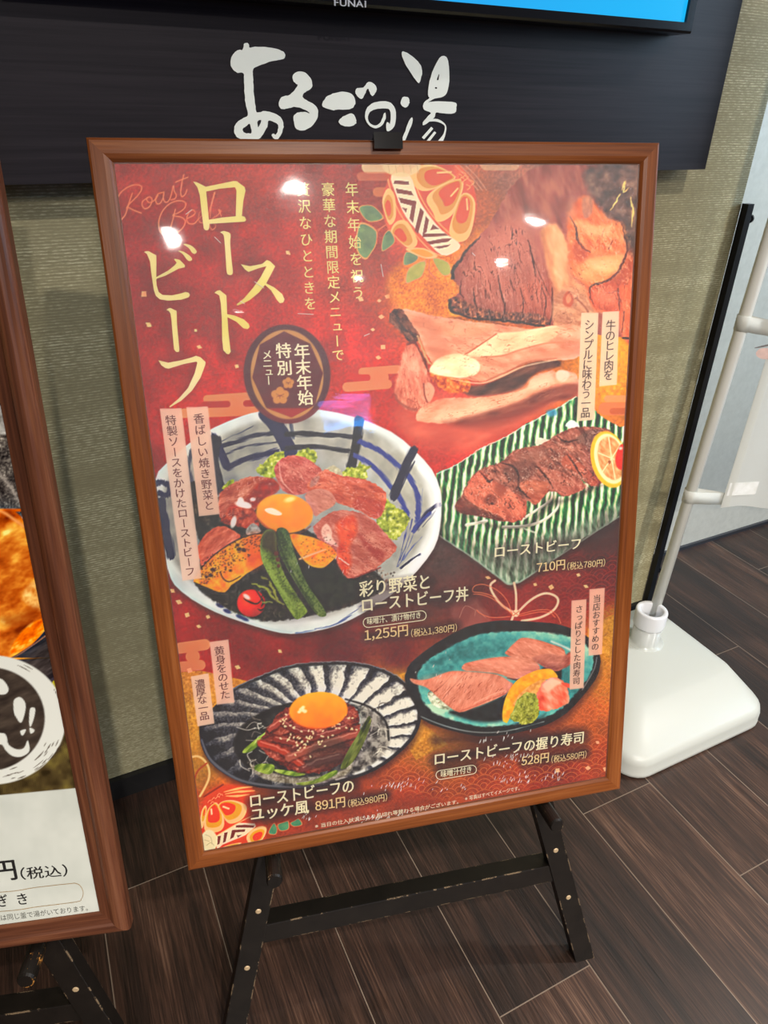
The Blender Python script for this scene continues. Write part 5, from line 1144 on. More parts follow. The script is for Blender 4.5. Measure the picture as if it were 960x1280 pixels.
cv.poly(V7((315, 850), (335, 790), (370, 720), (430, 620), (500, 500), (522, 482), (528, 535), (470, 690), (405, 800), (345, 850)), lambda x, y: ramp(fbm(x, y, 4, 159, 3, -60, 4), [(0, (52, 58, 22)), (.5, (100, 108, 48)), (1, (150, 156, 84))]), soft=.9)
cv.ell(398, 888, 36.5, 23, lambda x, y: ramp(np.clip(.4 + (y - 888) * .018 + (fbm(x, y, 10, 160) - .5) * .25, 0, 1), [(0, (255, 184, 26)), (.5, (250, 160, 10)), (1, (226, 118, 6))]), rot=-4, soft=.9)
cv.line([(366, 900), (380, 909), (400, 911), (420, 907)], [.8, 2.4, .8], (190, 80, 10), soft=1.2, alpha=.7)
for dx, dy, r_ in [(0, 0, 3.4), (4, 2, 3), (-3, 3, 2.4), (2, -3, 2.4)]: cv.ell(377 + dx, 887 + dy, r_, r_ * .8, (255, 240, 196), soft=1.0, alpha=.8)

# --- teal plate of sushi
tp = [(506, 850), (508, 840), (514, 828), (545, 804), (582, 784), (606, 778), (630, 775.3), (660.6, 777), (690, 779), (713, 785), (730, 793), (742, 803), (750, 820), (750, 832), (744, 850), (718, 882), (700, 897), (680, 907), (655, 914), (632, 918.5), (608, 920.5), (592.8, 919.7), (555.6, 911), (527, 899), (516, 880)]
gcl = lambda x, y: 1 - np.clip(.5 + (1 - np.hypot((x - 388.5) / 138.5, (y - 907) / 80.0)) * 40, 0, 1) * (x < 529)
cv.poly([(x + 1, y + 6) for x, y in tp], (54, 22, 16), soft=7, alpha=.6, clip=gcl)
cv.poly(tp, lambda x, y: ramp(fbm(x, y, 8, 170, 3), [(0, (16, 18, 22)), (1, (48, 52, 54))]), soft=.9, smooth=2, clip=gcl)
ti = [(522, 850), (524, 838), (536, 824), (566.6, 806), (590, 796), (612.5, 790.6), (656, 788.5), (700, 793), (722, 800), (738, 812), (742, 828), (735, 848), (712, 876), (692, 892), (665, 902), (632, 907), (600, 908), (568, 901), (540, 890), (526, 870)]
def teal(x, y):
    r = np.hypot((x - 633) / 110, (y - 848) / 60); n = fbm(x, y, 6, 171, 3); n2 = fbm(x, y, 18, 172, 2, -10, 4)
    tt = np.clip(.30 + .34 * n2 + (n - .5) * .3 + .5 * np.clip(r - .82, 0, 1) * 2.4 + .16 * (y > 880), 0, 1)
    return ramp(tt, [(0, (28, 84, 88)), (.35, (58, 132, 132)), (.6, (92, 172, 168)), (.85, (140, 196, 180)), (1, (190, 214, 192))])
cv.poly(ti, teal, soft=1.8, smooth=2, wob=.9, clip=gcl)
cv.line([(520, 893), (555, 907), (592, 915), (632, 914), (680, 902)], [.8, 1.4, 1.2, .8], (170, 178, 172), soft=.6, alpha=.8, clip=gcl)
cv.line([(728, 862), (742, 838), (746, 822)], 1.4, (120, 124, 124), soft=.8)
P2 = T(490, 760, 4.571)
cv.poly(P2((330, 590), (500, 560), (690, 480), (680, 560), (640, 640), (500, 650), (380, 620)), lambda x, y: ramp(fbm(x, y, 6, 173), [(0, (22, 26, 28)), (1, (52, 60, 60))]), soft=3.5)
cv.poly(P2((860, 345), (960, 330), (960, 420), (900, 420)), (34, 34, 34), soft=2)
rice = lambda x, y: ramp(fbm(x, y, 2.6, 174, 2), [(0, (150, 156, 132)), (.5, (206, 210, 186)), (1, (238, 238, 220))])
cv.poly(P2((203, 492), (235, 485), (300, 540), (332, 580), (270, 572), (225, 545)), rice, soft=1)
sm = lambda sd, ang: meat(sd, [(0, (168, 100, 78)), (.4, (196, 130, 104)), (.75, (214, 156, 132)), (1, (234, 192, 170))], 4, ang, 3, .4)
cv.poly(P2((648, 262), (660, 240), (700, 200), (745, 170), (830, 182), (905, 205), (985, 240), (985, 330), (935, 362), (860, 330), (800, 300), (720, 295)), sm(175, 30), soft=1)
cv.poly(H5((440, 510), (520, 490), (600, 500), (640, 480), (640, 545), (555, 578), (480, 545)), meat(176, [(0, (140, 78, 66)), (1, (194, 128, 112))], 3, -20, 2), soft=2)
cv.poly(P2((398, 345), (410, 322), (440, 310), (550, 288), (660, 278), (790, 290), (842, 330), (838, 360), (800, 378), (720, 405), (670, 398), (600, 375), (470, 362), (425, 360)), sm(177, 20), soft=1)
cv.line(P2((660, 400), (740, 410), (840, 362)), [1, 2.4, 1], (110, 46, 40), soft=1)
cv.poly(P2((103, 402), (160, 412), (220, 402), (290, 375), (350, 360), (460, 365), (600, 380), (670, 420), (692, 440), (655, 488), (560, 535), (470, 568), (385, 596), (310, 552), (240, 490), (190, 450), (125, 432)), sm(178, -62), soft=1)
for L in [[(340, 385), (290, 440), (240, 480)], [(420, 375), (330, 470), (290, 520)], [(400, 390), (370, 420)]]: cv.line(P2(*L), [.5, 1.1, .5], (128, 58, 44), soft=.6, alpha=.8)
cv.line(P2((385, 590), (470, 560), (560, 520), (650, 488)), [1.5, 2.6, 1.5], (176, 92, 72), soft=1, alpha=.8); cv.line(P2((470, 545), (560, 500), (645, 470)), 1, (236, 184, 160), soft=.7)
for Q_ in [P2((140, 415), (350, 362), (600, 382), (690, 440), (560, 530), (385, 590), (240, 485)), P2((430, 320), (660, 282), (835, 335), (720, 400), (600, 372)), P2((660, 250), (745, 175), (905, 208), (985, 250), (960, 330), (800, 298))]:
    cv.poly(Q_, (240, 176, 150), soft=5, alpha=.42)
cv.poly(P2((260, 400), (430, 372), (560, 392), (480, 430), (320, 450)), (246, 194, 168), soft=6, alpha=.45); cv.poly(P2((500, 305), (640, 288), (760, 300), (640, 325)), (244, 192, 168), soft=5, alpha=.45)
for k in range(60):
    x = rs.uniform(200, 640); y = 470 + rs.uniform(-80, 70) - .05 * (x - 400); cv.line(P2((x, y), (x + rs.uniform(5, 22), y - rs.uniform(5, 22))), .7, [(240, 190, 168), (150, 74, 56)][k % 2], soft=.4, alpha=.5, clip=lambda a, b: (np.hypot((a - 580) / 60, (b - 866) / 22) < 1) * 1.0)
cv.line(H5((540, 425), (600, 450), (640, 470)), 2.6, (228, 226, 214), soft=1.2, alpha=.8)
cv.poly(P2((632, 640), (632, 585), (650, 510), (690, 440), (740, 395), (830, 355), (905, 348), (945, 385), (935, 405), (870, 412), (780, 470), (720, 540), (665, 645), (650, 655)), lambda x, y: ramp(fbm(x, y, 5, 180), [(0, (222, 156, 22)), (1, (244, 196, 60))]), soft=.9)
cv.poly(P2((690, 560), (730, 490), (790, 440), (860, 405), (880, 415), (850, 480), (760, 540)), lambda x, y: ramp(fbm(x, y, 3, 181), [(0, (206, 148, 72)), (1, (236, 196, 120))]), soft=1.5)
cv.poly(H5((462, 705), (480, 660), (500, 632), (560, 612), (612, 645), (632, 705), (625, 748), (545, 782), (470, 782)), lambda x, y: ramp(np.clip(fbm(x, y, 7, 182, 3, 50, 2), 0, 1), [(0, (206, 92, 64)), (.5, (234, 142, 112)), (1, (244, 196, 172))]), soft=1, wob=.8)
cv.poly(H5((490, 650), (540, 618), (600, 640), (560, 660), (520, 690)), (248, 206, 180), soft=2.5, alpha=.9); cv.poly(H5((590, 640), (632, 645), (636, 668), (610, 660)), (210, 108, 86), soft=1.2)
cv.poly(P2((700, 660), (840, 620), (880, 600), (850, 650), (780, 690)), (30, 44, 44), soft=3, alpha=.5)
cv.poly(P2((672, 630), (690, 590), (705, 540), (740, 500), (785, 480), (830, 510), (838, 570), (830, 630), (775, 664), (720, 658)), lambda x, y: ramp(np.clip(.6 * fbm(x, y, 4, 184, 3) + .4 * fbm(x, y, 1.8, 185, 2), 0, 1), [(0, (104, 108, 22)), (.45, (164, 166, 62)), (1, (214, 212, 122))]), soft=.9, wob=1.6)

# --- embroidered ball, lower left corner
Lw = T(240, 940, 6.0)
cv.poly(Lw((60, 500), (100, 330), (220, 250), (420, 260), (480, 330), (500, 470), (560, 600), (500, 700), (200, 780), (70, 780)), (212, 84, 36), soft=3, alpha=.9)
for L, wdt, c_ in [([(-10, 40), (40, 32), (90, 60), (125, 120), (128, 190), (100, 260), (60, 330)], 2.8, (230, 190, 124)), ([(20, 200), (45, 140), (110, 85)], 2, (176, 84, 28)), ([(90, 335), (160, 290), (232, 245)], 2, (150, 62, 26)), ([(20, 200), (30, 270), (50, 320)], 1.6, (186, 90, 30))]: cv.line(Lw(*L), wdt, c_, soft=.7)
lw = ((232, 190, 132), (216, 164, 34), (216, 80, 28))
for L in [[(250, 315), (330, 300), (400, 295), (470, 290)], [(255, 330), (340, 330), (430, 318)], [(240, 300), (300, 285), (380, 268), (450, 262)]]: cv.line(Lw(*L), [.6, 3, .6], (240, 186, 120), soft=.7)
petal(Lw((98, 590), (92, 520), (115, 440), (150, 395), (185, 380), (230, 450), (242, 540), (215, 590), (150, 605)), Lw((160, 420))[0], .8, .6, lw)
petal(Lw((232, 480), (195, 410), (230, 370), (310, 362), (400, 395), (408, 450), (370, 510), (300, 538), (262, 525)), Lw((225, 400))[0], .8, .55, lw)
petal(Lw((60, 560), (70, 450), (100, 400), (110, 440), (85, 560)), Lw((95, 440))[0], .6, .3, lw)
for L in [[(145, 430), (148, 465)], [(235, 410), (275, 425)]]: cv.line(Lw(*L), 2.2, (244, 208, 150), soft=.6)
for a, b in [(130, 370), (160, 350), (190, 340), (215, 325), (150, 380), (200, 318)]: cv.ell(*Lw((a, b))[0], 2.6, 1.8, (206, 66, 30), soft=.6); cv.line(Lw((a - 10, b + 8), (a + 4, b - 8), (a + 14, b)), .7, (244, 190, 130))
cv.poly(Lw((160, 640), (350, 530), (470, 535), (480, 560), (400, 625), (230, 695), (190, 730)), (232, 206, 176), soft=.7, smooth=0)
for L in [[(192, 632), (217, 628), (207, 688), (188, 697)], [(242, 607), (268, 600), (252, 672), (232, 682)], [(300, 585), (400, 580), (395, 598), (325, 603), (312, 640), (285, 655)], [(330, 550), (400, 545), (470, 552), (460, 568), (330, 566)], [(335, 625), (372, 622), (345, 642)]]: cv.poly(Lw(*L), (136, 36, 34), soft=.5, smooth=0)
cv.line(Lw((160, 645), (350, 530), (470, 470)), 1, (240, 190, 130)); cv.line(Lw((190, 735), (400, 630), (480, 560)), 1, (214, 96, 50))
petal(Lw((408, 640), (440, 590), (500, 560), (540, 558), (560, 585), (530, 655), (470, 688), (430, 688)), Lw((500, 640))[0], .74, .5, lw)
petal(Lw((230, 715), (300, 690), (370, 680), (330, 710), (250, 735)), Lw((300, 705))[0], .7, .2, lw)
tl = lambda x, y: ramp(fbm(x, y, 8, 190), [(0, (76, 124, 92)), (1, (118, 160, 116))])
for L in [[(572, 612), (592, 560), (618, 532), (640, 580), (625, 620)], [(640, 545), (690, 525), (725, 518), (727, 575), (690, 592), (655, 588)], [(735, 535), (770, 515), (802, 500), (828, 545), (765, 560)]]:
    cv.poly(Lw(*L), (222, 140, 86), soft=.6); c0_ = np.mean(Lw(*L), 0); cv.poly([tuple(c0_ + (np.array(q) - c0_) * .88) for q in Lw(*L)], tl, soft=.6)
cv.ell(*Lw((128, 668))[0], 10.5, 14, (226, 212, 178), soft=.8)
for L in [[(100, 620), (140, 640), (150, 690)], [(110, 700), (140, 680), (165, 700)], [(95, 660), (130, 670)]]: cv.line(Lw(*L), .7, (190, 176, 144), soft=.4)

# --- printed soft halos behind the captions
dk = (44, 18, 22)
for L, r_, al in [([(455, 740), (535, 728)], 17, .62), ([(460, 758), (582, 744)], 17, .62), ([(460, 776), (530, 768)], 13, .6), ([(460, 796), (570, 784)], 14, .62), ([(625, 690), (720, 679)], 13, .3), ([(675, 710), (752, 702)], 13, .55), ([(548, 950), (650, 932), (725, 920)], 19, .85), ([(552, 965), (590, 960)], 13, .7), ([(655, 952), (730, 941)], 13, .75), ([(318, 1004), (440, 982)], 17, .8), ([(320, 1022), (384, 1010)], 16, .8), ([(398, 1009), (482, 994)], 13, .75), ([(545, 925), (700, 925)], 14, .55)]:
    cv.glow(L, r_, dk, al)

cv.crisp(0.5, 0.26, 1.12)
# --- hanging caption strips
def strip_c(c, over=(248, 226, 208)): return lambda x, y: np.array(c) * (0.98 + .03 * fbm(x, y, 9, 200))[..., None]
for Q, c_ in [([(199.6, 511), (226.7, 510.2), (251.7, 723), (228, 725.8)], (250, 212, 188)), ([(233, 509), (260, 508.3), (274.6, 642.5), (248.8, 645.4)], (250, 212, 188)), ([(753.3, 390), (774, 389), (771, 481), (749, 483)], (248, 220, 188)), ([(726.7, 391), (748, 391), (743, 524.6), (721, 526.7)], (248, 220, 188)),
              ([(736.8, 736.7), (756, 734.7), (752.4, 817.9), (735.6, 819.8)], (252, 200, 174)), ([(714.5, 750.8), (733, 749), (729.6, 860), (712, 862)], (252, 204, 178)), ([(261.9, 802.4), (285.5, 799.4), (293, 878), (271, 881)], (250, 206, 182)), ([(238.6, 845.5), (260.7, 841.7), (268, 904.4), (246.9, 908)], (250, 214, 188))]:
    cv.poly(Q, strip_c(c_), soft=.5, smooth=0, alpha=.96)
cv.poly([(209, 575), (232, 560), (250, 700), (243, 722), (228, 725), (214, 640)], (250, 228, 212), soft=5, alpha=.5, smooth=0, clip=lambda x, y: ((x > 199.6 + (y - 511) * .132) & (x < 226.7 + (y - 510) * .1175)) * 1.0)

# --- round seal
cv.ell(358.8, 467.5, 54.2, 62, (80, 26, 46), rot=-6, soft=.8, alpha=.95)
cv.ell(358.8, 467.5, 54.2, 62, (138, 34, 44), rot=-6, soft=.8, alpha=.75, clip=lambda x, y: np.clip((y - 508) / 5, 0, 1))
cv.ell(358.8, 468, 45.4, 56, (218, 158, 88), rot=-6, soft=.7)
Z = T(300, 400, 8.0)
octo = Z((440, 112), (702, 236), (830, 530), (752, 850), (515, 975), (262, 880), (122, 575), (198, 246))
cv.poly(octo, lambda x, y: ramp(fbm(x, y, 8, 205), [(0, (98, 22, 40)), (1, (116, 32, 48))]), soft=.6, smooth=0)
cv.poly(octo, (178, 30, 36), soft=.6, smooth=0, clip=lambda x, y: np.clip((y - 509.5) / 1.5, 0, 1))
for fx, fy, fr in [(400, 757, 95), (482, 630, 62)]:
    for k in range(5):
        a = -PI / 2 + k * 2 * PI / 5; cv.ell(*Z((fx + fr * .55 * math.cos(a), fy + fr * .52 * math.sin(a)))[0], fr * .42 / 8, fr * .42 / 8, (222, 154, 78), soft=.6)
    cv.ell(*Z((fx, fy))[0], fr * .5 / 8, fr * .5 / 8, (222, 154, 78), soft=.6)
    for a in (-.3, .5, 1.57, 2.6, 3.5): cv.line(Z((fx, fy), (fx + fr * .4 * math.cos(a), fy + fr * .32 * math.sin(a) - 6)), .6, (130, 50, 50), soft=.4)

pr = cv.build('print', M_print, poster)

# ------------------------------------------------------------------ lettering of the main poster
t = NT('gold_foil_print')
fo = t.n('ShaderNodeTexCoord').outputs['Object']
g1_ = t.noise(fo, 9.0, 2.0)
M_gold = t.base(Base_Color=t.ramp(g1_, [(0.32, (236, 226, 104)), (0.5, (246, 236, 150)), (0.66, (250, 242, 184))]), Roughness=0.55)
M_goldtext = plain('gold_text', (246, 236, 138), 0.55)
M_cream = plain('cream_text', (252, 244, 206), 0.55, var=.01)
M_price = plain('price_text', (252, 222, 156), 0.55, var=.01)
M_maroon = plain('maroon_text', (112, 28, 30), 0.6)
M_brown = plain('brown_text', (80, 34, 28), 0.6)
TZ = PZ + 0.0003
fl = Flat(mp, TZ)
A = T(140, 200, 6.0)
fl.poly(Dq((60, 90), (85, 95), (145, 125), (330, 87), (352, 88), (405, 128), (410, 150), (395, 225), (386, 320), (405, 325), (415, 345), (405, 358), (170, 372), (168, 400), (160, 415), (145, 416), (132, 405), (118, 300), (105, 180), (90, 130)), [Dq((148, 157), (240, 138), (340, 128), (350, 150), (345, 322), (255, 330), (166, 345), (158, 260))])
fl.poly(Dq((242, 430), (258, 421), (275, 422), (310, 440), (308, 500), (318, 620), (326, 690), (318, 712), (298, 712), (285, 695), (278, 600), (268, 470), (258, 440)), smooth=3)
fl.poly(Dq((380, 642), (392, 645), (440, 655), (520, 640), (553, 613), (575, 622), (608, 655), (580, 710), (548, 770), (600, 795), (655, 840), (670, 875), (662, 897), (640, 902), (620, 880), (580, 815), (540, 780), (500, 830), (440, 880), (400, 900), (355, 917), (352, 908), (400, 870), (460, 800), (510, 730), (550, 655), (500, 668), (430, 693), (405, 675)))
fl.poly(Dq((202, 832), (220, 818), (240, 815), (283, 850), (285, 900), (288, 975), (340, 985), (400, 1010), (432, 1040), (438, 1060), (425, 1075), (395, 1068), (350, 1025), (290, 995), (295, 1080), (308, 1200), (312, 1225), (300, 1242), (285, 1240), (262, 1215), (255, 1150), (252, 1000), (245, 900), (235, 850), (215, 838)))
fl.poly(A((240, 690), (255, 684), (275, 684), (332, 715), (333, 760), (332, 878), (420, 830), (470, 790), (485, 770), (465, 745), (475, 740), (510, 750), (548, 790), (545, 805), (500, 815), (400, 868), (335, 890)) + Bq((212, 60), (215, 100), (230, 150), (260, 172), (330, 175), (400, 160), (430, 150), (455, 155), (465, 172), (455, 190), (400, 208), (300, 215), (240, 205), (210, 180), (195, 140), (185, 80), (174, 0)) + A((285, 760), (262, 705)))
fl.poly(A((535, 632), (560, 630), (600, 645), (630, 675), (635, 692), (620, 704), (600, 695), (575, 660)), smooth=3)
fl.poly(A((497, 682), (530, 685), (580, 715), (600, 740), (597, 753), (580, 758), (560, 745), (530, 705)), smooth=3)
fl.poly(Bq((288, 285), (305, 272), (320, 270), (365, 292), (368, 400), (385, 580), (382, 600), (362, 600), (345, 580), (335, 470), (325, 350), (318, 310), (305, 292)))
fl.poly(Bq((228, 662), (240, 665), (300, 680), (400, 662), (480, 640), (510, 628), (545, 640), (582, 675), (580, 695), (545, 790), (480, 890), (400, 965), (315, 1015), (310, 1008), (380, 950), (450, 870), (500, 760), (520, 680), (512, 672), (420, 690), (305, 725), (280, 720), (250, 700)))
fl.build('headline', M_gold, pr, label='large gold headline lettering')

fl = Flat(mp, TZ)
vtext(fl, '年末年始を祝う', (439.6, 237), (447.6, 366), 15.5, 0, .010)
vtext(fl, '豪華な期間限定メニューで', (410, 237), (422.6, 444), 15.5, 0, .010)
vtext(fl, '贅沢なひとときを', (379, 237), (387.8, 379.7), 15.5, 0, .010)
fl.build('verse', M_goldtext, pr, label='three columns of thin gold lettering')
fl = Flat(mp, TZ)
vtext(fl, '年末年始', (377.4, 439.5), (381.9, 497.5), 18.5, 0, 0.022)
vtext(fl, '特別', (354.4, 438.6), (355.8, 460), 18.5, 0, 0.022)
vtext(fl, 'メニュー', (333.8, 443.5), (335.8, 475.5), 12, 0, 0.02)
fl.build('seal_lettering', M_cream, pr, label='cream lettering in the round seal')
for s_, p0, p1, size, ink_ in [('香ばしい焼き野菜と', (248.6, 523.5), (261.3, 632), 13, 0), ('特製ソースをかけたローストビーフ', (213.5, 525.5), (237.6, 714.5), 13, 0),
                               ('黄身をのせた', (274.2, 813.6), (281.4, 868.5), 12.5, 0), ('濃厚な一品', (249.8, 854.8), (255.4, 895), 12, 0),
                               ('牛のヒレ肉を', (763.6, 407), (760.4, 469), 12, 1), ('シンプルに味わう一品', (736.6, 406), (731.8, 516), 12, 1),
                               ('当店おすすめの', (746.2, 748.5), (744, 808.5), 9.2, 1), ('さっぱりとした肉寿司', (724, 761.5), (720.4, 851.5), 9.2, 1)]:
    fl = Flat(mp, TZ); vtext(fl, s_, p0, p1, size, 0, .014)
    fl.build('strip_lettering', (M_maroon, M_brown)[ink_], pr, label='small dark red lettering down a pale strip')
def pill(x0, y0, x1, y1, h, wdt, mi):
    d = np.array([x1 - x0, y1 - y0]); d /= np.linalg.norm(d); nrm = np.array([-d[1], d[0]]); r = h / 2
    a0 = np.array([x0, y0]) + d * r; a1 = np.array([x1, y1]) - d * r
    P = [tuple(a0 + nrm * r * math.cos(a) - d * r * math.sin(a)) for a in np.linspace(0, PI, 9)] + [tuple(a1 - nrm * r * math.cos(a) + d * r * math.sin(a)) for a in np.linspace(0, PI, 9)]
    fl.stroke(P + [P[0]], wdt, mi, smooth=1)
def caption(name='dish_caption', lab='cream dish name with gold price'):
    fl.build(name, [M_cream, M_price], pr, label=lab)
    return Flat(mp, TZ)
fl = Flat(mp, TZ)
htext(fl, '彩り野菜と', (449.7, 746.8), (536.8, 736.2), 20, 0, .022)
htext(fl, 'ローストビーフ丼', (453.2, 765.8), (585, 750.8), 18.5, 0, .022)
htext(fl, '味噌汁、漬け物付き', (459.2, 781), (525.7, 772.4), 8, 0, 0.014)
htext(fl, '1,255円', (456, 802), (510, 795), 14.5, 1, .016)
htext(fl, '(税込1,380円)', (514, 796.8), (571, 789.5), 10.5, 1, .006)
pill(454, 779, 532.6, 768.6, 12, 1.0, 0); fl = caption()
htext(fl, 'ローストビーフ', (618.6, 696.8), (725.4, 685.6), 14, 0, .022)
htext(fl, '710円', (671, 716.4), (706, 711.8), 12.5, 1, .016)
htext(fl, '(税込780円)', (709, 713), (756, 708), 10, 1, .006)
fl = caption()
htext(fl, 'ローストビーフの握り寿司', (543.7, 957), (728.8, 929), 16, 0, .022)
htext(fl, '528円', (651.7, 957.8), (685.5, 952.6), 12, 1, .016)
htext(fl, '(税込580円)', (689, 954), (732.6, 947.5), 9.5, 1, .006)
htext(fl, '味噌汁付き', (551.2, 972), (589.2, 965.6), 8.4, 0, 0.014)
pill(545, 969.6, 595.4, 961, 11, .9, 0); fl = caption()
htext(fl, 'ローストビーフの', (313.6, 1009), (442, 989.5), 16.5, 0, .022)
htext(fl, 'ユッケ風', (314.2, 1027), (386, 1016.4), 16.5, 0, .022)
htext(fl, '891円', (394.6, 1014.4), (431.4, 1008.6), 13, 1, .016)
htext(fl, '(税込980円)', (435.4, 1009.6), (484, 1001), 10, 1, .006)
fl = caption()
htext(fl, '※当日の仕入状況により品切れ等替わる場合がございます。', (394, 1035.6), (573, 1004.6), 5.6, 0, .012)
htext(fl, '※写真はすべてイメージです。', (581.4, 1001), (649.4, 987.6), 5.4, 0, .012)
caption('fine_print', 'tiny pale footnote lettering')

# clear sheet over the print
t = NT('clear_cover_sheet')
tr = t.n('ShaderNodeBsdfTransparent', {'Color': (1, 1, 1, 1)})
oc_ = t.n('ShaderNodeTexCoord').outputs['Object']
big = t.noise(oc_, 7.0, 2.0); ripple = t.noise(t.coord((14, 70, 1)), 1.0, 2.0); grain = t.noise(oc_, 900.0, 1.0)
nb = t.bump(t.math('ADD', t.math('MULTIPLY', big, 1.0), t.math('MULTIPLY', ripple, 0.03)), 0.30, 0.003)
nb2 = t.n('ShaderNodeBump', {'Height': grain, 'Strength': 0.55, 'Distance': 0.0012, 'Normal': nb}).outputs[0]
gl = t.n('ShaderNodeBsdfGlossy', {'Color': (1, 1, 1, 1), 'Roughness': 0.03, 'Normal': nb})
gl2 = t.n('ShaderNodeBsdfGlossy', {'Color': (1, 1, 1, 1), 'Roughness': 0.36, 'Normal': nb2})
fr = t.n('ShaderNodeFresnel', {'IOR': 1.5})
gg = t.n('ShaderNodeMixShader', {0: 0.66, 1: gl.outputs[0], 2: gl2.outputs[0]})
mx = t.n('ShaderNodeMixShader', {0: t.math('MULTIPLY', fr, 2.7), 1: tr.outputs[0], 2: gg.outputs[0]})
t.t.links.new(mx.outputs[0], t.out.inputs[0]); M_sheet = t.m
mesh_obj('cover_sheet', [(0.0225, 0.0225, -0.0044), (MAIN_W - .0225, 0.0225, -0.0044), (MAIN_W - .0225, MAIN_H - .0225, -0.0044), (0.0225, MAIN_H - .0225, -0.0044)], [(0, 1, 2, 3)], M_sheet, poster, label='clear glossy cover sheet')

fl = Flat(mp, -0.00425)
rq = np.random.RandomState(8)
for cx_, cy_, sx_, sy_, n_, al_ in [(500, 980, 34, 5, 34, -.25), (468, 1020, 26, 6, 26, -.3), (510, 1016, 20, 5, 16, -.3), (385, 1020, 8, 6, 8, 0), (640, 945, 34, 8, 30, -.15), (645, 972, 26, 7, 26, -.2), (690, 968, 18, 6, 14, -.3), (625, 920, 34, 6, 14, -.2), (560, 985, 30, 4, 8, -.2), (560, 830, 40, 20, 6, .3), (400, 700, 40, 20, 5, .4)]:
    for k in range(n_):
        x = cx_ + rq.normal(0, sx_ * .55); y = cy_ + (x - cx_) * -.16 + rq.normal(0, sy_ * .5); l = rq.uniform(1.5, 6); a_ = rq.uniform(.9, 1.5)
        fl.stroke([(x, y), (x - l * math.cos(a_) * .5, y + l * math.sin(a_) * .6), (x - l * math.cos(a_), y + l * math.sin(a_))], [.25, rq.uniform(.4, 1.0), .2], 0, smooth=2)
for P in [[(232, 268), (240, 262)], [(318, 352), (330, 360)], [(372, 392), (392, 393)], [(476, 330), (479, 346)], [(590, 316), (594, 320)], [(300, 376), (306, 380)], [(268, 296), (276, 304)], [(455, 420), (462, 417)]]: fl.stroke([P[0], P[1]], .7, 0, smooth=2)
fl.build('scuff_marks', plain('white_scuff', (222, 216, 206), .7), poster, label='whitish scuffs and scratches on the cover sheet', kind='stuff')

# ------------------------------------------------------------------ left poster
LZ = -0.0095
xs = np.concatenate([np.arange(0.027, LP_W - 0.24, 0.0025), np.arange(LP_W - 0.24, LP_W - 0.027, 0.001)])
cv = Canvas(lp, LZ, xs, np.arange(0.027, LP_H - 0.026, 0.001))
cv.C[:] = (64, 56, 44)
cv.C *= (0.8 + .4 * fbm(cv.X, cv.Y, 30, 300, 3))[..., None]
Q1 = T(0, 460, 4.927); Q2 = T(0, 700, 4.267)
cv.poly([(-900, -900), (60, -900), (20, 520), (-900, 520)], lambda x, y: ramp(fbm(x, y, 20, 301), [(0, (206, 150, 84)), (1, (236, 202, 146))]), soft=1, smooth=0)
cv.poly([(-900, 500), (0, 503), (15, 505), (30, 560), (45, 660), (30, 680), (-900, 660)], lambda x, y: ramp(np.clip(fbm(x, y, 9, 302, 4) * .6 + .4 * fbm(x, y, 2, 303, 2), 0, 1), [(0, (40, 36, 36)), (.5, (92, 86, 82)), (.8, (136, 130, 122)), (1, (214, 206, 196))]), soft=1)
cv.poly([(-900, 505), (0, 506), (16, 512), (14, 540), (0, 543), (-900, 545)], lambda x, y: ramp(fbm(x, y, 7, 304, 3), [(0, (132, 130, 126)), (1, (206, 204, 198))]), soft=2.5)
cv.line(Q1((0, 660), (40, 700), (100, 800), (160, 880), (185, 940)), [4, 5, 3], (196, 188, 178), soft=3, alpha=.6, wob=2)
cv.poly([(-900, 640), (0, 636), (20, 640), (40, 664), (60, 700), (66, 790), (62, 790), (30, 816), (0, 826), (-900, 880)], lambda x, y: ramp(np.clip(fbm(x, y, 17, 305, 4, -20, 1.6), 0, 1), [(0, (132, 58, 20)), (.35, (186, 96, 34)), (.6, (214, 132, 52)), (.82, (236, 174, 78)), (1, (252, 214, 124))]), soft=1.5)
cv.line(Q1((0, 880), (40, 900), (110, 950), (190, 1005)), [3, 4, 3], (226, 156, 96), soft=1.5, alpha=.8)
cv.poly(Q2((120, 210), (150, 140), (210, 110), (240, 200), (250, 270), (190, 260)), lambda x, y: ramp(fbm(x, y, 6, 306, 3), [(0, (210, 134, 60)), (1, (252, 214, 140))]), soft=4, alpha=.8)
cv.poly(Q2((60, 500), (80, 430), (150, 350), (220, 315), (268, 322), (275, 380), (160, 450)), lambda x, y: ramp(fbm(x, y, 6, 307, 3, -35, 2), [(0, (206, 92, 16)), (.6, (238, 130, 30)), (1, (250, 190, 90))]), soft=2)
cv.poly(Q2((0, 310), (90, 290), (200, 250), (160, 330), (60, 360)), (150, 72, 28), soft=6, alpha=.55)
cv.poly([(-900, 870), (0, 826), (14, 822), (40, 806), (64, 788), (80, 860), (40, 900), (-900, 980)], lambda x, y: ramp(fbm(x, y, 5, 308, 3, -30, 4), [(0, (52, 46, 45)), (1, (88, 80, 78))]), soft=1)
cv.line([(-20, 830), (14, 823), (40, 807), (66, 788)], 1.4, (150, 108, 84), soft=.7)
mat_ = lambda x, y: ramp(np.clip(fbm(x, y, 14, 309, 3) * .7 + .3 * (np.sin(x * 2.2 + y * .5) * np.sin(y * 2.1 - x * .4) * .5 + .5), 0, 1), [(0, (48, 40, 28)), (.5, (84, 72, 48)), (1, (120, 108, 62))])
cv.poly([(-900, 940), (0, 905), (40, 882), (60, 858), (74, 845), (84, 900), (110, 1000), (-900, 1010)], mat_, soft=2, smooth=0)
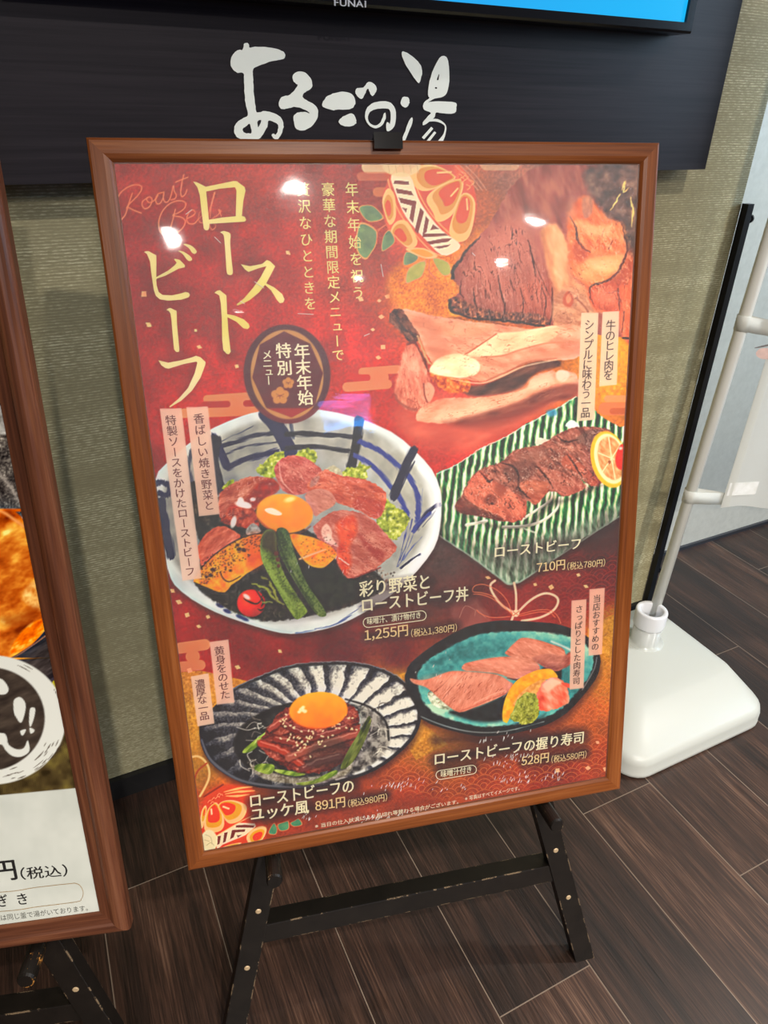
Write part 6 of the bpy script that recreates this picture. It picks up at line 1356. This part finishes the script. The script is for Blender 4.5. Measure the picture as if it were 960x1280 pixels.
cv.poly(Q2((272, 680), (290, 640), (318, 618), (350, 720), (350, 830), (330, 800)), lambda x, y: ramp(fbm(x, y, 2.4, 310, 3), [(0, (104, 98, 20)), (1, (168, 158, 58))]), soft=1.2)
cv.crisp(0.5, 0.25, 1.08)
# brushed ring with characters
wht = (222, 224, 216)
ringc = (-12.0, 900.0)
cv.ell(ringc[0], ringc[1], 94, 81, wht, soft=.8)
cv.ell(ringc[0] - 4, ringc[1] - 1, 72, 65, lambda x, y: ramp(fbm(x, y, 7, 311, 3, -20, 3), [(0, (44, 36, 32)), (1, (82, 70, 60))]), rot=-6, soft=.9)
for k in range(26):
    a = rs.uniform(.25, 1.25); r0 = rs.uniform(.80, 1.02); sp_ = rs.uniform(.06, .22)
    P = [(ringc[0] + 94 * r0 * math.cos(a + s_ * sp_), ringc[1] + 81 * r0 * math.sin(a + s_ * sp_)) for s_ in np.linspace(0, 1, 5)]
    cv.line(P, [.3, rs.uniform(.7, 1.8), .3], (70, 58, 46), soft=.4, alpha=.9)
for k in range(9):
    a = rs.uniform(-1.2, -.2); r0 = rs.uniform(.9, 1.0)
    cv.line([(ringc[0] + 94 * r0 * math.cos(a + s_ * .15), ringc[1] + 81 * r0 * math.sin(a + s_ * .15)) for s_ in np.linspace(0, 1, 4)], [.2, .9, .2], (70, 58, 46), soft=.4)
cv.poly(Q2((-40, 650), (0, 632), (30, 655), (46, 690), (30, 715), (-10, 712)), wht, soft=.7)
cv.poly(Q2((72, 755), (88, 735), (112, 733), (136, 765), (134, 810), (118, 862), (104, 865), (90, 845), (75, 815)), wht, soft=.7)
cv.poly(Q2((160, 795), (172, 786), (188, 795), (182, 840), (166, 886), (156, 880), (156, 830)), wht, soft=.7)
cv.poly(Q2((108, 912), (135, 903), (136, 915), (122, 936), (112, 930)), wht, soft=.6); cv.poly(Q2((158, 895), (182, 905), (180, 918), (162, 926)), wht, soft=.6)
cv.poly(Q2((-30, 930), (20, 924), (36, 945), (46, 985), (90, 1010), (128, 1002), (146, 962), (156, 990), (154, 1025), (112, 1050), (66, 1045), (30, 1015), (10, 985), (-30, 980)), wht, soft=.7)
cv.poly([(-900, 1040), (0, 994), (101, 984.5), (160, 975), (190, 1200), (-900, 1250)], lambda x, y: ramp(fbm(x, y, 24, 312, 3), [(0, (198, 202, 193)), (1, (210, 213, 204))]), soft=.7, smooth=0)
cv.poly([(96, 985), (160, 975), (190, 1160), (126, 1143)], (218, 222, 216), soft=.7, smooth=0)
lpr = cv.build('print', M_print, poster2)
fl = Flat(lp, LZ + 0.0003)
N8 = T(0, 980, 6.4)
htext(fl, '円', N8((-22, 782))[0], N8((140, 764))[0], 25, 0, .024)
htext(fl, '(税込)', N8((172, 768))[0], N8((543, 738))[0], 15.5, 0, .012)
htext(fl, 'ぎ', N8((-8, 985))[0], N8((72, 975))[0], 15, 0, .012)
htext(fl, 'き', N8((152, 968))[0], N8((226, 958))[0], 14, 0, .012)
htext(fl, '麺は同じ釜で湯がいております。', N8((-46, 1102))[0], N8((705, 1014))[0], 7.6, 1)
P = N8((-900, 905), (0, 866), (280, 828), (560, 797), (605, 795), (640, 812), (662, 850), (665, 885), (650, 920), (610, 943), (300, 982), (0, 1020), (-900, 1060))
fl.stroke(P, .7, 2, smooth=4)
fl.build('price_lettering', [plain('black_ink', (24, 22, 22), .6), plain('grey_ink', (92, 92, 86), .6), plain('brown_ink', (158, 128, 84), .6)], lpr, label='black price lettering on white')
